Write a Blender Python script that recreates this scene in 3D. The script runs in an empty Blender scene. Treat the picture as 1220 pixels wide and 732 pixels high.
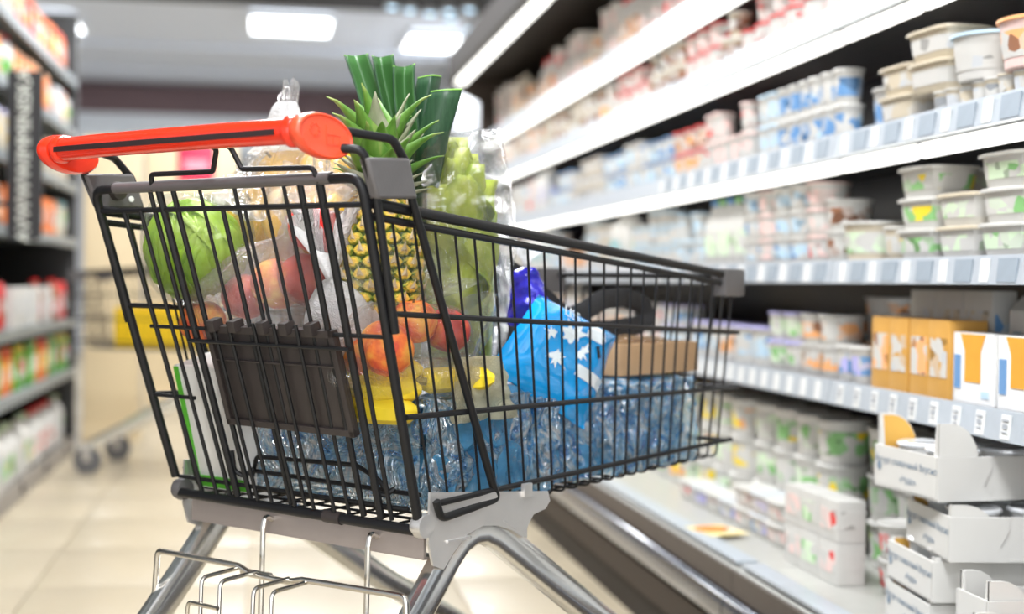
import bpy, bmesh, math, random
from math import sin, cos, pi, radians, atan2, sqrt
from mathutils import Vector, Matrix, noise
random.seed(7)
scene = bpy.context.scene
COL = scene.collection

# ------------------------------------------------------------------ camera
CAM_H = 0.8921
PHI, PIT, ROLL = radians(9.888), radians(0.984), radians(0.799)
F_ = Vector((sin(PHI)*cos(PIT), cos(PHI)*cos(PIT), -sin(PIT)))
R_ = Vector((cos(PHI), -sin(PHI), 0)); U_ = R_.cross(F_)
R_, U_ = R_*cos(ROLL)+U_*sin(ROLL), U_*cos(ROLL)-R_*sin(ROLL)
cam = bpy.data.cameras.new('camera'); camo = bpy.data.objects.new('camera', cam); COL.objects.link(camo)
cam.sensor_width = 36; cam.lens = 50; cam.clip_start = 0.05; cam.clip_end = 100
camo.matrix_world = Matrix(((R_.x, U_.x, -F_.x, 0), (R_.y, U_.y, -F_.y, 0), (R_.z, U_.z, -F_.z, CAM_H), (0, 0, 0, 1)))
cam.dof.use_dof = True; cam.dof.focus_distance = 1.99; cam.dof.aperture_fstop = 2.2
scene.camera = camo

# ------------------------------------------------------------------ light and exposure
vs = scene.view_settings
vs.view_transform = 'Standard'; vs.look = 'None'; vs.gamma = 1; vs.exposure = 0.2; vs.use_curve_mapping = False
world = bpy.data.worlds.new('store_air'); scene.world = world; world.use_nodes = True
world.node_tree.nodes['Background'].inputs[0].default_value = (0.93, 0.96, 1.0, 1)
world.node_tree.nodes['Background'].inputs[1].default_value = 2.9
scene.cycles.transparent_max_bounces = 24
scene.cycles.max_bounces = 10
TUBE_E, PANEL_E, PANEL_W = 2.6, 6.0, 68.0

# ------------------------------------------------------------------ materials
MATS = {}
def mat(name, col, rough=0.5, metal=0.0, var=0.06, scale=30, bump=0.0, bscale=80, coat=0.0, spec=0.5, trans=0.0, emit=0.0):
    if name in MATS: return MATS[name]
    m = bpy.data.materials.new(name); m.use_nodes = True; MATS[name] = m
    nt = m.node_tree; b = nt.nodes['Principled BSDF']
    b.inputs['Roughness'].default_value = rough; b.inputs['Metallic'].default_value = metal
    b.inputs['Coat Weight'].default_value = coat; b.inputs['Specular IOR Level'].default_value = spec
    b.inputs['Transmission Weight'].default_value = trans
    tc = nt.nodes.new('ShaderNodeTexCoord')
    n = nt.nodes.new('ShaderNodeTexNoise'); n.inputs['Scale'].default_value = scale; n.inputs['Detail'].default_value = 3
    nt.links.new(tc.outputs['Object'], n.inputs['Vector'])
    mr = nt.nodes.new('ShaderNodeMapRange'); mr.inputs['To Min'].default_value = 1-var*1.5; mr.inputs['To Max'].default_value = 1+var*1.5
    nt.links.new(n.outputs['Fac'], mr.inputs['Value'])
    mx = nt.nodes.new('ShaderNodeMix'); mx.data_type = 'RGBA'; mx.blend_type = 'MULTIPLY'; mx.inputs['Factor'].default_value = 1
    mx.inputs[6].default_value = (*col, 1); nt.links.new(mr.outputs[0], mx.inputs[7])
    nt.links.new(mx.outputs[2], b.inputs['Base Color'])
    if bump:
        n2 = nt.nodes.new('ShaderNodeTexNoise'); n2.inputs['Scale'].default_value = bscale; n2.inputs['Detail'].default_value = 4
        nt.links.new(tc.outputs['Object'], n2.inputs['Vector'])
        bp = nt.nodes.new('ShaderNodeBump'); bp.inputs['Strength'].default_value = bump; bp.inputs['Distance'].default_value = 0.01
        nt.links.new(n2.outputs['Fac'], bp.inputs['Height']); nt.links.new(bp.outputs[0], b.inputs['Normal'])
    if emit:
        b.inputs['Emission Color'].default_value = (*col, 1); b.inputs['Emission Strength'].default_value = emit
    return m

def ramp_mat(name, cols, scale=6, rough=0.4, bump=0.0, detail=4, distort=0.0, stretch=(1, 1, 1), translucent=0.0, coat=0.0):
    """noise driven colour ramp, for produce"""
    m = bpy.data.materials.new(name); m.use_nodes = True; MATS[name] = m
    nt = m.node_tree; b = nt.nodes['Principled BSDF']; b.inputs['Roughness'].default_value = rough; b.inputs['Coat Weight'].default_value = coat
    tc = nt.nodes.new('ShaderNodeTexCoord'); mp = nt.nodes.new('ShaderNodeMapping'); mp.inputs['Scale'].default_value = stretch
    nt.links.new(tc.outputs['Object'], mp.inputs[0])
    n = nt.nodes.new('ShaderNodeTexNoise'); n.inputs['Scale'].default_value = scale; n.inputs['Detail'].default_value = detail; n.inputs['Distortion'].default_value = distort
    nt.links.new(mp.outputs[0], n.inputs['Vector'])
    r = nt.nodes.new('ShaderNodeValToRGB'); nt.links.new(n.outputs['Fac'], r.inputs[0])
    el = r.color_ramp.elements
    while len(el) < len(cols): el.new(0.5)
    for i, (p, c) in enumerate(cols): el[i].position = p; el[i].color = (*c, 1)
    nt.links.new(r.outputs[0], b.inputs['Base Color'])
    if translucent:
        t = nt.nodes.new('ShaderNodeBsdfTranslucent'); nt.links.new(r.outputs[0], t.inputs[0])
        ms = nt.nodes.new('ShaderNodeMixShader'); ms.inputs[0].default_value = translucent
        nt.links.new(b.outputs[0], ms.inputs[1]); nt.links.new(t.outputs[0], ms.inputs[2])
        nt.links.new(ms.outputs[0], nt.nodes['Material Output'].inputs[0])
    if bump:
        bp = nt.nodes.new('ShaderNodeBump'); bp.inputs['Strength'].default_value = bump; bp.inputs['Distance'].default_value = 0.01
        nt.links.new(n.outputs['Fac'], bp.inputs['Height']); nt.links.new(bp.outputs[0], b.inputs['Normal'])
    return m

def film_mat(name, tint=(1, 1, 1), haze=0.12, gloss=0.35, rough=0.12, wr_scale=28, wr=0.8, hazecol=None, stretch=(1, 1, 1), gfac=.6):
    """thin wrinkled plastic film: clear + haze + gloss"""
    m = bpy.data.materials.new(name); m.use_nodes = True; MATS[name] = m
    nt = m.node_tree; nt.nodes.remove(nt.nodes['Principled BSDF']); out = nt.nodes['Material Output']
    tr = nt.nodes.new('ShaderNodeBsdfTransparent'); tr.inputs[0].default_value = (*tint, 1)
    df = nt.nodes.new('ShaderNodeBsdfDiffuse'); df.inputs[0].default_value = (*(hazecol or tint), 1)
    tl = nt.nodes.new('ShaderNodeBsdfTranslucent'); tl.inputs[0].default_value = (*(hazecol or tint), 1)
    gl = nt.nodes.new('ShaderNodeBsdfGlossy'); gl.inputs['Roughness'].default_value = rough
    tc = nt.nodes.new('ShaderNodeTexCoord'); mp = nt.nodes.new('ShaderNodeMapping'); mp.inputs['Scale'].default_value = stretch
    nt.links.new(tc.outputs['Object'], mp.inputs[0])
    n = nt.nodes.new('ShaderNodeTexNoise'); n.inputs['Scale'].default_value = wr_scale; n.inputs['Detail'].default_value = 3; n.inputs['Distortion'].default_value = 1.2
    nt.links.new(mp.outputs[0], n.inputs['Vector'])
    v = nt.nodes.new('ShaderNodeTexVoronoi'); v.feature = 'DISTANCE_TO_EDGE'; v.inputs['Scale'].default_value = wr_scale*0.8
    nt.links.new(n.outputs['Color'], v.inputs['Vector'])
    ad = nt.nodes.new('ShaderNodeMath'); ad.operation = 'ADD'; nt.links.new(n.outputs['Fac'], ad.inputs[0]); nt.links.new(v.outputs['Distance'], ad.inputs[1])
    bp = nt.nodes.new('ShaderNodeBump'); bp.inputs['Strength'].default_value = wr; bp.inputs['Distance'].default_value = 0.02
    nt.links.new(ad.outputs[0], bp.inputs['Height'])
    for s in (df, gl): nt.links.new(bp.outputs[0], s.inputs['Normal'])
    lw = nt.nodes.new('ShaderNodeLayerWeight'); lw.inputs['Blend'].default_value = gloss; nt.links.new(bp.outputs[0], lw.inputs['Normal'])
    m0 = nt.nodes.new('ShaderNodeMixShader'); m0.inputs[0].default_value = 0.5; nt.links.new(df.outputs[0], m0.inputs[1]); nt.links.new(tl.outputs[0], m0.inputs[2])
    m1 = nt.nodes.new('ShaderNodeMixShader'); m1.inputs[0].default_value = haze; nt.links.new(tr.outputs[0], m1.inputs[1]); nt.links.new(m0.outputs[0], m1.inputs[2])
    m2 = nt.nodes.new('ShaderNodeMixShader'); fm_ = nt.nodes.new('ShaderNodeMath'); fm_.operation = 'MULTIPLY'; fm_.inputs[1].default_value = gfac; nt.links.new(lw.outputs['Fresnel'], fm_.inputs[0]); nt.links.new(fm_.outputs[0], m2.inputs[0]); nt.links.new(m1.outputs[0], m2.inputs[1]); nt.links.new(gl.outputs[0], m2.inputs[2])
    nt.links.new(m2.outputs[0], out.inputs[0])
    return m

def emit_mat(name, col, e):
    if name in MATS: return MATS[name]
    m = bpy.data.materials.new(name); m.use_nodes = True; MATS[name] = m
    nt = m.node_tree; nt.nodes.remove(nt.nodes['Principled BSDF'])
    em = nt.nodes.new('ShaderNodeEmission'); em.inputs[0].default_value = (*col, 1); em.inputs[1].default_value = e
    nt.links.new(em.outputs[0], nt.nodes['Material Output'].inputs[0])
    return m

# ------------------------------------------------------------------ mesh building
class MB:
    def __init__(s): s.v = []; s.f = []; s.mi = []; s.cur = 0
    def add(s, vs, fs):
        o = len(s.v); s.v += [tuple(p) for p in vs]; s.f += [tuple(i+o for i in f) for f in fs]; s.mi += [s.cur]*len(fs)
        return s
    def box(s, c, d, ch=0.0, M=None):
        """box centred at c with sizes d, chamfer ch"""
        hx, hy, hz = d[0]/2, d[1]/2, d[2]/2
        if ch <= 0:
            vs = [Vector((x*hx, y*hy, z*hz)) for z in (-1, 1) for y in (-1, 1) for x in (-1, 1)]
            fs = [(0, 2, 3, 1), (4, 5, 7, 6), (0, 1, 5, 4), (2, 6, 7, 3), (0, 4, 6, 2), (1, 3, 7, 5)]
        else:
            ch = min(ch, hx*.9, hy*.9, hz*.9)
            bm = bmesh.new(); bmesh.ops.create_cube(bm, size=1)
            for v in bm.verts: v.co = Vector((v.co.x*2*hx, v.co.y*2*hy, v.co.z*2*hz))
            bmesh.ops.bevel(bm, geom=bm.edges[:], offset=ch, segments=2, affect='EDGES', profile=0.7)
            bm.verts.index_update(); vs = [v.co.copy() for v in bm.verts]; fs = [tuple(v.index for v in f.verts) for f in bm.faces]; bm.free()
        if M is not None: vs = [M @ p for p in vs]
        return s.add([p+Vector(c) for p in vs], fs)
    def lathe(s, prof, n=24, c=(0, 0, 0), sx=1, sy=1, sq=2.0, cap0=True, cap1=True, M=None):
        """profile [(r,z)], superellipse exponent sq"""
        vs = []
        for r, z in prof:
            for k in range(n):
                a = 2*pi*(k+.5)/n; ca, sa = cos(a), sin(a)
                q = (abs(ca)**sq+abs(sa)**sq)**(-1/sq)
                p = Vector((r*ca*q*sx, r*sa*q*sy, z))
                vs.append((M @ p if M is not None else p)+Vector(c))
        m = len(prof); fs = []
        for j in range(m-1):
            for k in range(n):
                k2 = (k+1) % n; fs.append((j*n+k, j*n+k2, (j+1)*n+k2, (j+1)*n+k))
        if cap0: fs.append(tuple(reversed(range(n))))
        if cap1: fs.append(tuple(range((m-1)*n, m*n)))
        return s.add(vs, fs)
    def sweep(s, pts, r, n=8, closed=False, fil=0.0, ref=None, rb=None, cap=True, square=False):
        """tube through pts; fil = corner fillet radius; ref+rb: flat profile (r across ref x tangent, rb along ref)"""
        P = [Vector(p) for p in pts]
        if fil > 0: P = fillet(P, fil, closed)
        m = len(P); T = []
        for i in range(m):
            a = P[(i-1) % m] if (closed or i > 0) else P[i]; b = P[(i+1) % m] if (closed or i < m-1) else P[i]
            T.append((b-a).normalized())
        vs = []; N = None
        rr = r if isinstance(r, (list, tuple)) else [r]*m
        for i in range(m):
            t = T[i]
            if ref is not None:
                N = (Vector(ref)-t*t.dot(Vector(ref))).normalized()
            elif N is None:
                N = t.orthogonal().normalized()
            else:
                N = (N-t*t.dot(N)).normalized()
            B = t.cross(N)
            for k in range(n):
                a = 2*pi*(k+.5)/n; ca, sa = cos(a), sin(a)
                if square:
                    q = (abs(ca)**4+abs(sa)**4)**(-.25); ca *= q; sa *= q
                vs.append(P[i]+N*(ca*(rb if rb else rr[i]))+B*(sa*rr[i]))
        fs = []
        for j in range(m if closed else m-1):
            j2 = (j+1) % m
            for k in range(n):
                k2 = (k+1) % n; fs.append((j*n+k, j*n+k2, j2*n+k2, j2*n+k))
        if cap and not closed:
            fs.append(tuple(reversed(range(n)))); fs.append(tuple(range((m-1)*n, m*n)))
        return s.add(vs, fs)
    def prism(s, poly, th, fn):
        """polygon [(a,b)] extruded by th; fn(a,b,c)->xyz"""
        n = len(poly)
        vs = [fn(a, b, -th/2) for a, b in poly]+[fn(a, b, th/2) for a, b in poly]
        fs = [tuple(reversed(range(n))), tuple(range(n, 2*n))]+[(k, (k+1) % n, n+(k+1) % n, n+k) for k in range(n)]
        return s.add(vs, fs)
    def grid(s, nu, nv, fn, wrap=False):
        vs = [fn(i/(nu-1 if not wrap else nu), j/(nv-1)) for j in range(nv) for i in range(nu)]
        fs = []
        for j in range(nv-1):
            for i in range(nu if wrap else nu-1):
                i2 = (i+1) % nu; fs.append((j*nu+i, j*nu+i2, (j+1)*nu+i2, (j+1)*nu+i))
        return s.add(vs, fs)
    def mesh(s, name, mats, smooth=True, angle=40):
        me = bpy.data.meshes.new(name); me.from_pydata(s.v, [], s.f)
        for m in (mats if isinstance(mats, (list, tuple)) else [mats]): me.materials.append(m)
        me.polygons.foreach_set('material_index', s.mi)
        bm = bmesh.new(); bm.from_mesh(me); bmesh.ops.recalc_face_normals(bm, faces=bm.faces[:]); bm.to_mesh(me); bm.free()
        if smooth:
            me.polygons.foreach_set('use_smooth', [True]*len(me.polygons)); me.set_sharp_from_angle(angle=radians(angle))
        me.update(); return me
    def build(s, name, mats, parent=None, loc=(0, 0, 0), rz=0, smooth=True, angle=40):
        return link(name, s.mesh(name, mats, smooth, angle), parent, loc, rz)

def fillet(P, rad, closed=False, seg=4):
    out = []; m = len(P)
    for i in range(m):
        if not closed and i in (0, m-1): out.append(P[i]); continue
        a, b, c = P[i-1], P[i], P[(i+1) % m]
        u, w = (a-b), (c-b); lu, lw = u.length, w.length; u.normalize(); w.normalize()
        ang = u.angle(w)
        if ang > radians(172): out.append(b); continue
        d = min(rad/math.tan(ang/2), lu*.48, lw*.48)
        p0, p1 = b+u*d, b+w*d
        for k in range(seg+1):
            t = k/seg; out.append(p0*(1-t)**2+b*2*t*(1-t)+p1*t*t)
    return out

def link(name, data, parent=None, loc=(0, 0, 0), rz=0):
    o = bpy.data.objects.new(name, data); COL.objects.link(o); o.location = loc
    if isinstance(rz, (tuple, list)): o.rotation_euler = rz
    else: o.rotation_euler = (0, 0, rz)
    o.parent = parent; return o
def tag(o, label=None, cat=None, group=None, kind=None):
    if label: o['label'] = label
    if cat: o['category'] = cat
    if group: o['group'] = group
    if kind: o['kind'] = kind
    return o
def empty(name, loc=(0, 0, 0), rz=0): return link(name, None, None, loc, rz)
def copy_tree(o, parent=None):
    c = o.copy(); COL.objects.link(c); c.parent = parent
    for ch in o.children: copy_tree(ch, c)
    return c
def text_mesh(name, s, size, material, extrude=0.0004, align='CENTER'):
    cu = bpy.data.curves.new(name, 'FONT'); cu.body = s; cu.size = size; cu.align_x = align; cu.align_y = 'CENTER'; cu.extrude = extrude; cu.resolution_u = 2
    t = bpy.data.objects.new(name, cu); COL.objects.link(t)
    dg = bpy.context.evaluated_depsgraph_get(); me = bpy.data.meshes.new_from_object(t.evaluated_get(dg))
    bpy.data.objects.remove(t); bpy.data.curves.remove(cu); me.materials.clear(); me.materials.append(material); me.name = name
    return me
def nz(p, s=1.0, o=0.0): return noise.noise(Vector(p)*s+Vector((o, o*1.7, o*.3)))
ORD = 'first second third fourth fifth sixth seventh eighth ninth tenth eleventh twelfth thirteenth fourteenth fifteenth sixteenth seventeenth eighteenth nineteenth twentieth'.split()
ORD += ['twenty-'+w for w in ORD[:9]]+['thirtieth']+['thirty-'+w for w in ORD[:9]]+['fortieth']+['forty-'+w for w in ORD[:9]]+['fiftieth']+['fifty-'+w for w in ORD[:9]]+['sixtieth']+['sixty-'+w for w in ORD[:9]]+['seventieth']+['seventy-'+w for w in ORD[:9]]+['eightieth']+['eighty-'+w for w in ORD[:9]]

# ------------------------------------------------------------------ common materials
M_wire = mat('charcoal_coated_wire', (0.010, 0.010, 0.011), 0.42, 0.0, 0.1, spec=.32)
M_plast = mat('dark_grey_plastic', (0.115, 0.108, 0.108), 0.45, 0, 0.08, bump=0.05, bscale=400)
M_flap = mat('black_brown_plastic', (0.036, 0.028, 0.026), 0.5, 0, 0.1)
M_red = mat('glossy_red_plastic', (0.86, 0.035, 0.010), 0.25, 0, 0.02, coat=0.4)
M_redcap_lit = mat('lit_orange_red_plastic', (0.90, 0.085, 0.03), 0.33, 0, 0.02, coat=0.2)
M_stripe = mat('black_rubber_stripe', (0.025, 0.012, 0.012), 0.45)
M_chrome = mat('satin_chrome', (0.86, 0.86, 0.85), 0.2, .95, 0.03)
M_zinc = mat('zinc_plated_steel', (0.74, 0.72, 0.70), 0.32, 0.75, 0.05)
M_zwire = mat('bright_zinc_wire', (0.72, 0.69, 0.63), 0.22, 1.0, 0.05)
M_cross = mat('taupe_painted_steel', (0.42, 0.36, 0.33), 0.4, 0.3, 0.05)
M_rubber = mat('grey_rubber', (0.12, 0.12, 0.125), 0.7)
M_white = mat('white_card', (0.80, 0.80, 0.79), 0.6, 0, 0.03)
M_black = mat('black_paint', (0.012, 0.012, 0.013), 0.4)

# ================================================================== THE ROOM
M_tile = mat('beige_floor_tile', (0.41, 0.35, 0.25), 0.32, 0, 0.05, scale=4, coat=0.05)
M_grout = mat('beige_grout', (0.44, 0.38, 0.29), 0.8)
M_ceil_d = mat('dark_ceiling', (0.05, 0.05, 0.055), 0.8)
M_ceil_l = mat('pale_grey_ceiling', (0.72, 0.77, 0.86), 0.7)
M_beige = mat('beige_panel', (0.74, 0.60, 0.38), 0.6, 0, 0.04, scale=3)
M_pale = mat('pale_blue_wall', (0.80, 0.86, 0.93), 0.7)
M_brown = mat('brown_fascia', (0.17, 0.11, 0.12), 0.6)
M_greyw = mat('grey_wall', (0.50, 0.52, 0.55), 0.8)

f = MB().box((-0.5, 7.5, -0.035), (7.4, 21, 0.06)).build('floor', M_grout, smooth=False); tag(f, kind='structure')
tile_me = MB().box((0, 0, -0.004), (0.596, 0.596, 0.016), 0.0025).mesh('tile', M_tile)
for i in range(-4, 3):
    for j in range(1, 15): link('tile', tile_me, f, (-0.04+0.6*i+.3, 0.6*j+.3, 0.004-0.004))
far_me = MB().box((0, 0, -0.004), (4.196, 8.2, 0.016), 0.002).mesh('far_tiling', M_tile)
link('tile_field', far_me, f, (-0.34, 13.31, 0))
near_me = MB().box((0, 0, -0.004), (4.196, 3.5, 0.016), 0.002).mesh('near_tiling', M_tile)
link('tile_field', near_me, f, (-0.34, -1.17, 0))
tag(MB().box((-0.5, 4.6, 3.26), (7.4, 15.4, 0.1)).build('ceiling', M_ceil_d, smooth=False), kind='structure')
c2 = MB().box((-0.5, 15.1, 3.27), (7.4, 5.6, 0.1)).build('ceiling', M_ceil_l, smooth=False); tag(c2, kind='structure')
for y in (14.55, 16.3): MB().box((-0.5, y, 3.19), (7.0, 0.16, 0.06), .01).build('beam', M_ceil_l, c2)
tag(MB().box((-0.5, 17.75, 1.6), (7.4, 0.2, 3.3)).build('wall_back', M_greyw, smooth=False), kind='structure')
tag(MB().box((-0.5, 17.55, 3.02), (7.0, 0.14, 0.34), .01).build('trim_1', M_brown), kind='structure')
tag(MB().box((-0.5, 17.56, 2.62), (7.0, 0.12, 0.46), .01).build('trim_2', M_pale), kind='structure')
tag(MB().box((1.95, 7.5, 1.6), (0.1, 20, 3.3)).build('wall_right', M_greyw, smooth=False), kind='structure')
tag(MB().box((-3.4, 7.5, 1.6), (0.1, 20, 3.3)).build('wall_left', M_greyw, smooth=False), kind='structure')
p = MB().box((-0.815, 8.06, 0.83), (0.28, 0.3, 1.64), .006).build('partition', M_beige)
MB().box((-0.815, 8.06, 0.05), (0.29, 0.31, 0.09), .004).build('skirting', M_beige, p); tag(p, 'narrow beige end panel standing past the left shelving', 'partition')
p = MB().box((-0.5, 10.1, 0.93), (0.62, 0.08, 1.85), .006).build('partition', M_beige)
MB().box((-0.5, 10.05, 0.06), (0.62, 0.03, 0.11), .004).build('skirting', M_beige, p); tag(p, 'wide beige panel with red poster behind the trolley handle', 'partition')
po = MB().box((0, 0, 0), (0.25, 0.012, 0.26), .003).build('poster', mat('red_poster', (0.75, 0.02, 0.08), 0.4, 0, 0.25, scale=9), None, (-0.47, 10.05, 1.69))
MB().box((0.0, -0.0075, -0.02), (0.16, 0.003, 0.07)).build('printed_patch', mat('pink_print', (0.85, 0.35, 0.42), 0.5), po, smooth=False)
tag(po, 'red poster on the beige panel behind the trolley handle', 'poster')

# ------------------------------------------------------------------ ceiling lamps
M_panel = emit_mat('lamp_diffuser', (0.93, 0.97, 1.0), PANEL_E)
M_lampf = mat('lamp_frame_white', (0.75, 0.76, 0.78), 0.5)
def ceiling_lamp(x, y, label, wx=0.70, wy=.85, watts=PANEL_W):
    e = empty('ceiling_lamp', (x, y, 3.21)); tag(e, label, 'ceiling lamp', 'rectangular ceiling lamps')
    b = MB(); t = .03
    for sx in (-1, 1): b.box((sx*(wx/2+t/2), 0, -.025), (t, wy+2*t, .05), .004)
    for sy in (-1, 1): b.box((0, sy*(wy/2+t/2), -.025), (wx, t, .05), .004)
    b.build('frame', M_lampf, e); MB().box((0, 0, -.02), (wx, wy, .03)).build('diffuser', M_panel, e, smooth=False)
    if watts:
        l = bpy.data.lights.new('lamp_light', 'AREA'); l.shape = 'RECTANGLE'; l.size = wx; l.size_y = wy; l.energy = watts; l.color = (0.97, 0.98, 1.0)
        link('lamp_light', l, e, (0, 0, -.06))
ceiling_lamp(0.21, 13.0, 'rectangular white ceiling lamp above the plastic bag knot, centre of the far row', watts=60)
ceiling_lamp(1.56, 13.6, 'rectangular white ceiling lamp right of the leek tops, in the far row', .5, .85, watts=60)
ceiling_lamp(-2.02, 13.4, 'rectangular white ceiling lamp at far left above the black shelf upright', watts=60)
M_spot = emit_mat('blue_white_spot_glow', (0.55, 0.80, 1.0), 4.0)
for k, (x, y) in enumerate(((1.02, 11.85), (1.18, 11.95), (1.36, 12.05), (1.50, 11.9), (1.66, 11.8), (1.56, 12.25), (1.80, 12.7))):
    e = empty('spot_lamp', (x, y, 3.21)); tag(e, ORD[k]+' small blue white ceiling spot counted from the left, near the cold case end', 'spot lamp', 'small ceiling spots')
    MB().lathe([(.05, 0), (.06, -.03), (.055, -.05), (.045, -.05), (.04, -.03)], 18, cap1=False).build('housing', M_lampf, e); MB().lathe([(.001, -.048), (.044, -.048)], 18).build('lens', M_spot, e)
for k, y in enumerate((-1.6, 0.5, 2.6, 4.7, 6.8, 8.9)):  # row out of view, added to brighten the trolley and aisle from above
    ceiling_lamp(-0.05, y, ORD[k]+' unseen added ceiling lamp over the aisle from the near end', watts=PANEL_W)

# ------------------------------------------------------------------ refrigerated case, three units
M_frb = mat('cold_case_dark_back', (0.018, 0.016, 0.03), 0.3)
M_frs = mat('cold_case_grey_steel', (0.26, 0.26, 0.27), 0.35, 0.1)
M_rail = mat('price_rail_grey', (0.40, 0.44, 0.48), 0.3)
M_kick = mat('dark_brown_kick', (0.022, 0.017, 0.014), 0.6, spec=.2)
M_kick2 = mat('brown_lower_panel', (0.050, 0.038, 0.030), 0.6, spec=.2)
M_bump = mat('blue_black_bumper', (0.02, 0.028, 0.05), 0.15, 0.2, coat=.5)
M_taupe = mat('taupe_front_panel', (0.11, 0.092, 0.078), 0.6, spec=.25)
M_deck = mat('grey_white_deck', (0.40, 0.40, 0.37), 0.35)
M_tube = emit_mat('fluorescent_tube_glow', (1.0, 0.99, 0.93), TUBE_E)
M_tagw = mat('white_price_card', (0.70, 0.71, 0.70), 0.5)
M_tagg = mat('grey_blue_price_card', (0.28, 0.33, 0.38), 0.5)
M_ink = mat('grey_ink', (0.34, 0.36, 0.39), 0.6)
SH = {'deck': .29, 's2': .688, 's3': .946, 's4': 1.216, 's5': 1.495, 's6': 1.715}   # top of each shelf
TUBE_Z = {'s4': 1.152, 's5': 1.430, 's6': 1.652}
def fridge_unit(y0, y1, label, ends):
    L = y1-y0; ym = (y0+y1)/2
    e = empty('refrigerated_case', (1.3, ym, 0)); tag(e, label, 'refrigerated case', 'cold case units along the right wall')
    def pr(name, poly, m, th=L-.004, yy=0.0): return MB().prism([(x-1.3, z) for x, z in poly], th, lambda a, b, c: Vector((a, c+yy, b))).build(name, m, e, smooth=False)
    pr('kick_plate', [(.985, 0), (1.03, 0), (1.03, .085), (.985, .085)], M_kick)
    pr('lower_panel', [(.978, .087), (1.04, .087), (1.04, .158), (.978, .158)], M_kick2)
    MB().sweep([(.985-1.3, -L/2+.003, .196), (.985-1.3, L/2-.003, .196)], .036, 14, ref=(1, 0, 0), rb=.018).build('bumper', M_bump, e)
    pr('front_panel', [(.99, .233), (1.05, .233), (1.05, .283), (.99, .283)], M_taupe)
    pr('deck', [(1.0, .262), (1.66, .262), (1.66, .29), (1.02, .29), (1.0, .284)], M_deck)
    pr('plinth_body', [(1.05, 0.002), (1.66, 0.002), (1.66, .26), (1.05, .26)], M_kick)
    pr('back_panel', [(1.66, .0), (1.72, .0), (1.72, 2.16), (1.66, 2.16)], M_frb)
    pr('canopy', [(1.0, 2.02), (1.66, 2.02), (1.66, 2.16), (1.0, 2.16)], M_kick)
    ct = MB().box((1.06-1.3, 0, 2.0), (.05, L-.06, .03), .008).build('light_tube', M_tube, e)
    # translucent deck price strip
    MB().box((1.03-1.3, 0, .297), (.05, L-.03, .008), .002).build('price_strip', M_rail, e)
    for nm in ('s2', 's3', 's4', 's5', 's6'):
        z = SH[nm]
        s = MB().prism([(1.215-1.3, z-.022), (1.66-1.3, z-.022), (1.66-1.3, z), (1.215-1.3, z)], L-.006, lambda a, b, c: Vector((a, c, b))).build('shelf', M_frs, e, smooth=False)
        MB().prism([(1.198-1.3, z-.046), (1.214-1.3, z-.046), (1.214-1.3, z+.004), (1.206-1.3, z+.004)], L-.006, lambda a, b, c: Vector((a, c, b))).build('price_rail', M_rail, s, smooth=False)
        if nm in TUBE_Z:
            yy = 2.53
            while yy > y0: yy -= .9
            while yy < y1-.05:
                a, b = max(yy+.02, y0+.02), min(yy+.88, y1-.02)
                if b-a > .1:
                    MB().sweep([(1.222-1.3, a-ym, TUBE_Z[nm]), (1.222-1.3, b-ym, TUBE_Z[nm])], .015, 12).build('light_tube', M_tube, s)
                    MB().box((1.25-1.3, (a+b)/2-ym, TUBE_Z[nm]+.012), (.03, b-a, .02), .003).build('tube_holder', M_frs, s)
                yy += .9
        if nm in ('s2', 's3', 's4') and y0 < 3.5:
            k = 0; y = max(y0, 1.5)+.06
            while y < min(y1, 4.3)-.04:
                sy = 0.0
                wide = (nm != 's2' and k % 2 == 0)
                c = MB().prism([(-.0012, -.021), (.0012, -.021), (.0052, .019), (.0028, .019)], .062 if wide else .03, lambda a, b, c_: Vector((a, c_, b))).build('price_tag', M_tagg if wide else M_tagw, s, (1.1985-1.3, y-ym, z-.021), smooth=False)
                if nm == 's2' and y < 2.9:
                    q = MB()
                    for t, (w, h) in enumerate(((.02, .003), (.014, .008), (.018, .002))): q.box((0, 0, .010-t*.010), (.0006, w, h))
                    # flat print joined to the same card as one part would be hidden; keep it as a print strip on the rail
                    pr_ = q.build('tag_print', M_ink, s, (1.1975-1.3+.0005, y-ym, z-.021), smooth=False); pr_.rotation_euler = (0, radians(5.5), 0)
                y += .075 if nm != 's2' else .085
                k += 1
    for yy in ends:
        pr('side_panel', [(1.0, 0), (1.72, 0), (1.72, 2.16), (1.0, 2.16), (1.0, 1.98), (1.18, 1.9), (1.18, .75), (1.0, .4)], M_kick2, .03, yy-ym)
    return e
fridge_unit(0.4, 2.9, 'black backed refrigerated case with lit shelves, nearest of three units', (.385,))
fridge_unit(2.9, 5.4, 'black backed refrigerated case with lit shelves, middle of three units', ())
fridge_unit(5.4, 7.9, 'black backed refrigerated case with lit shelves, farthest of three units', (7.915,))

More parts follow.
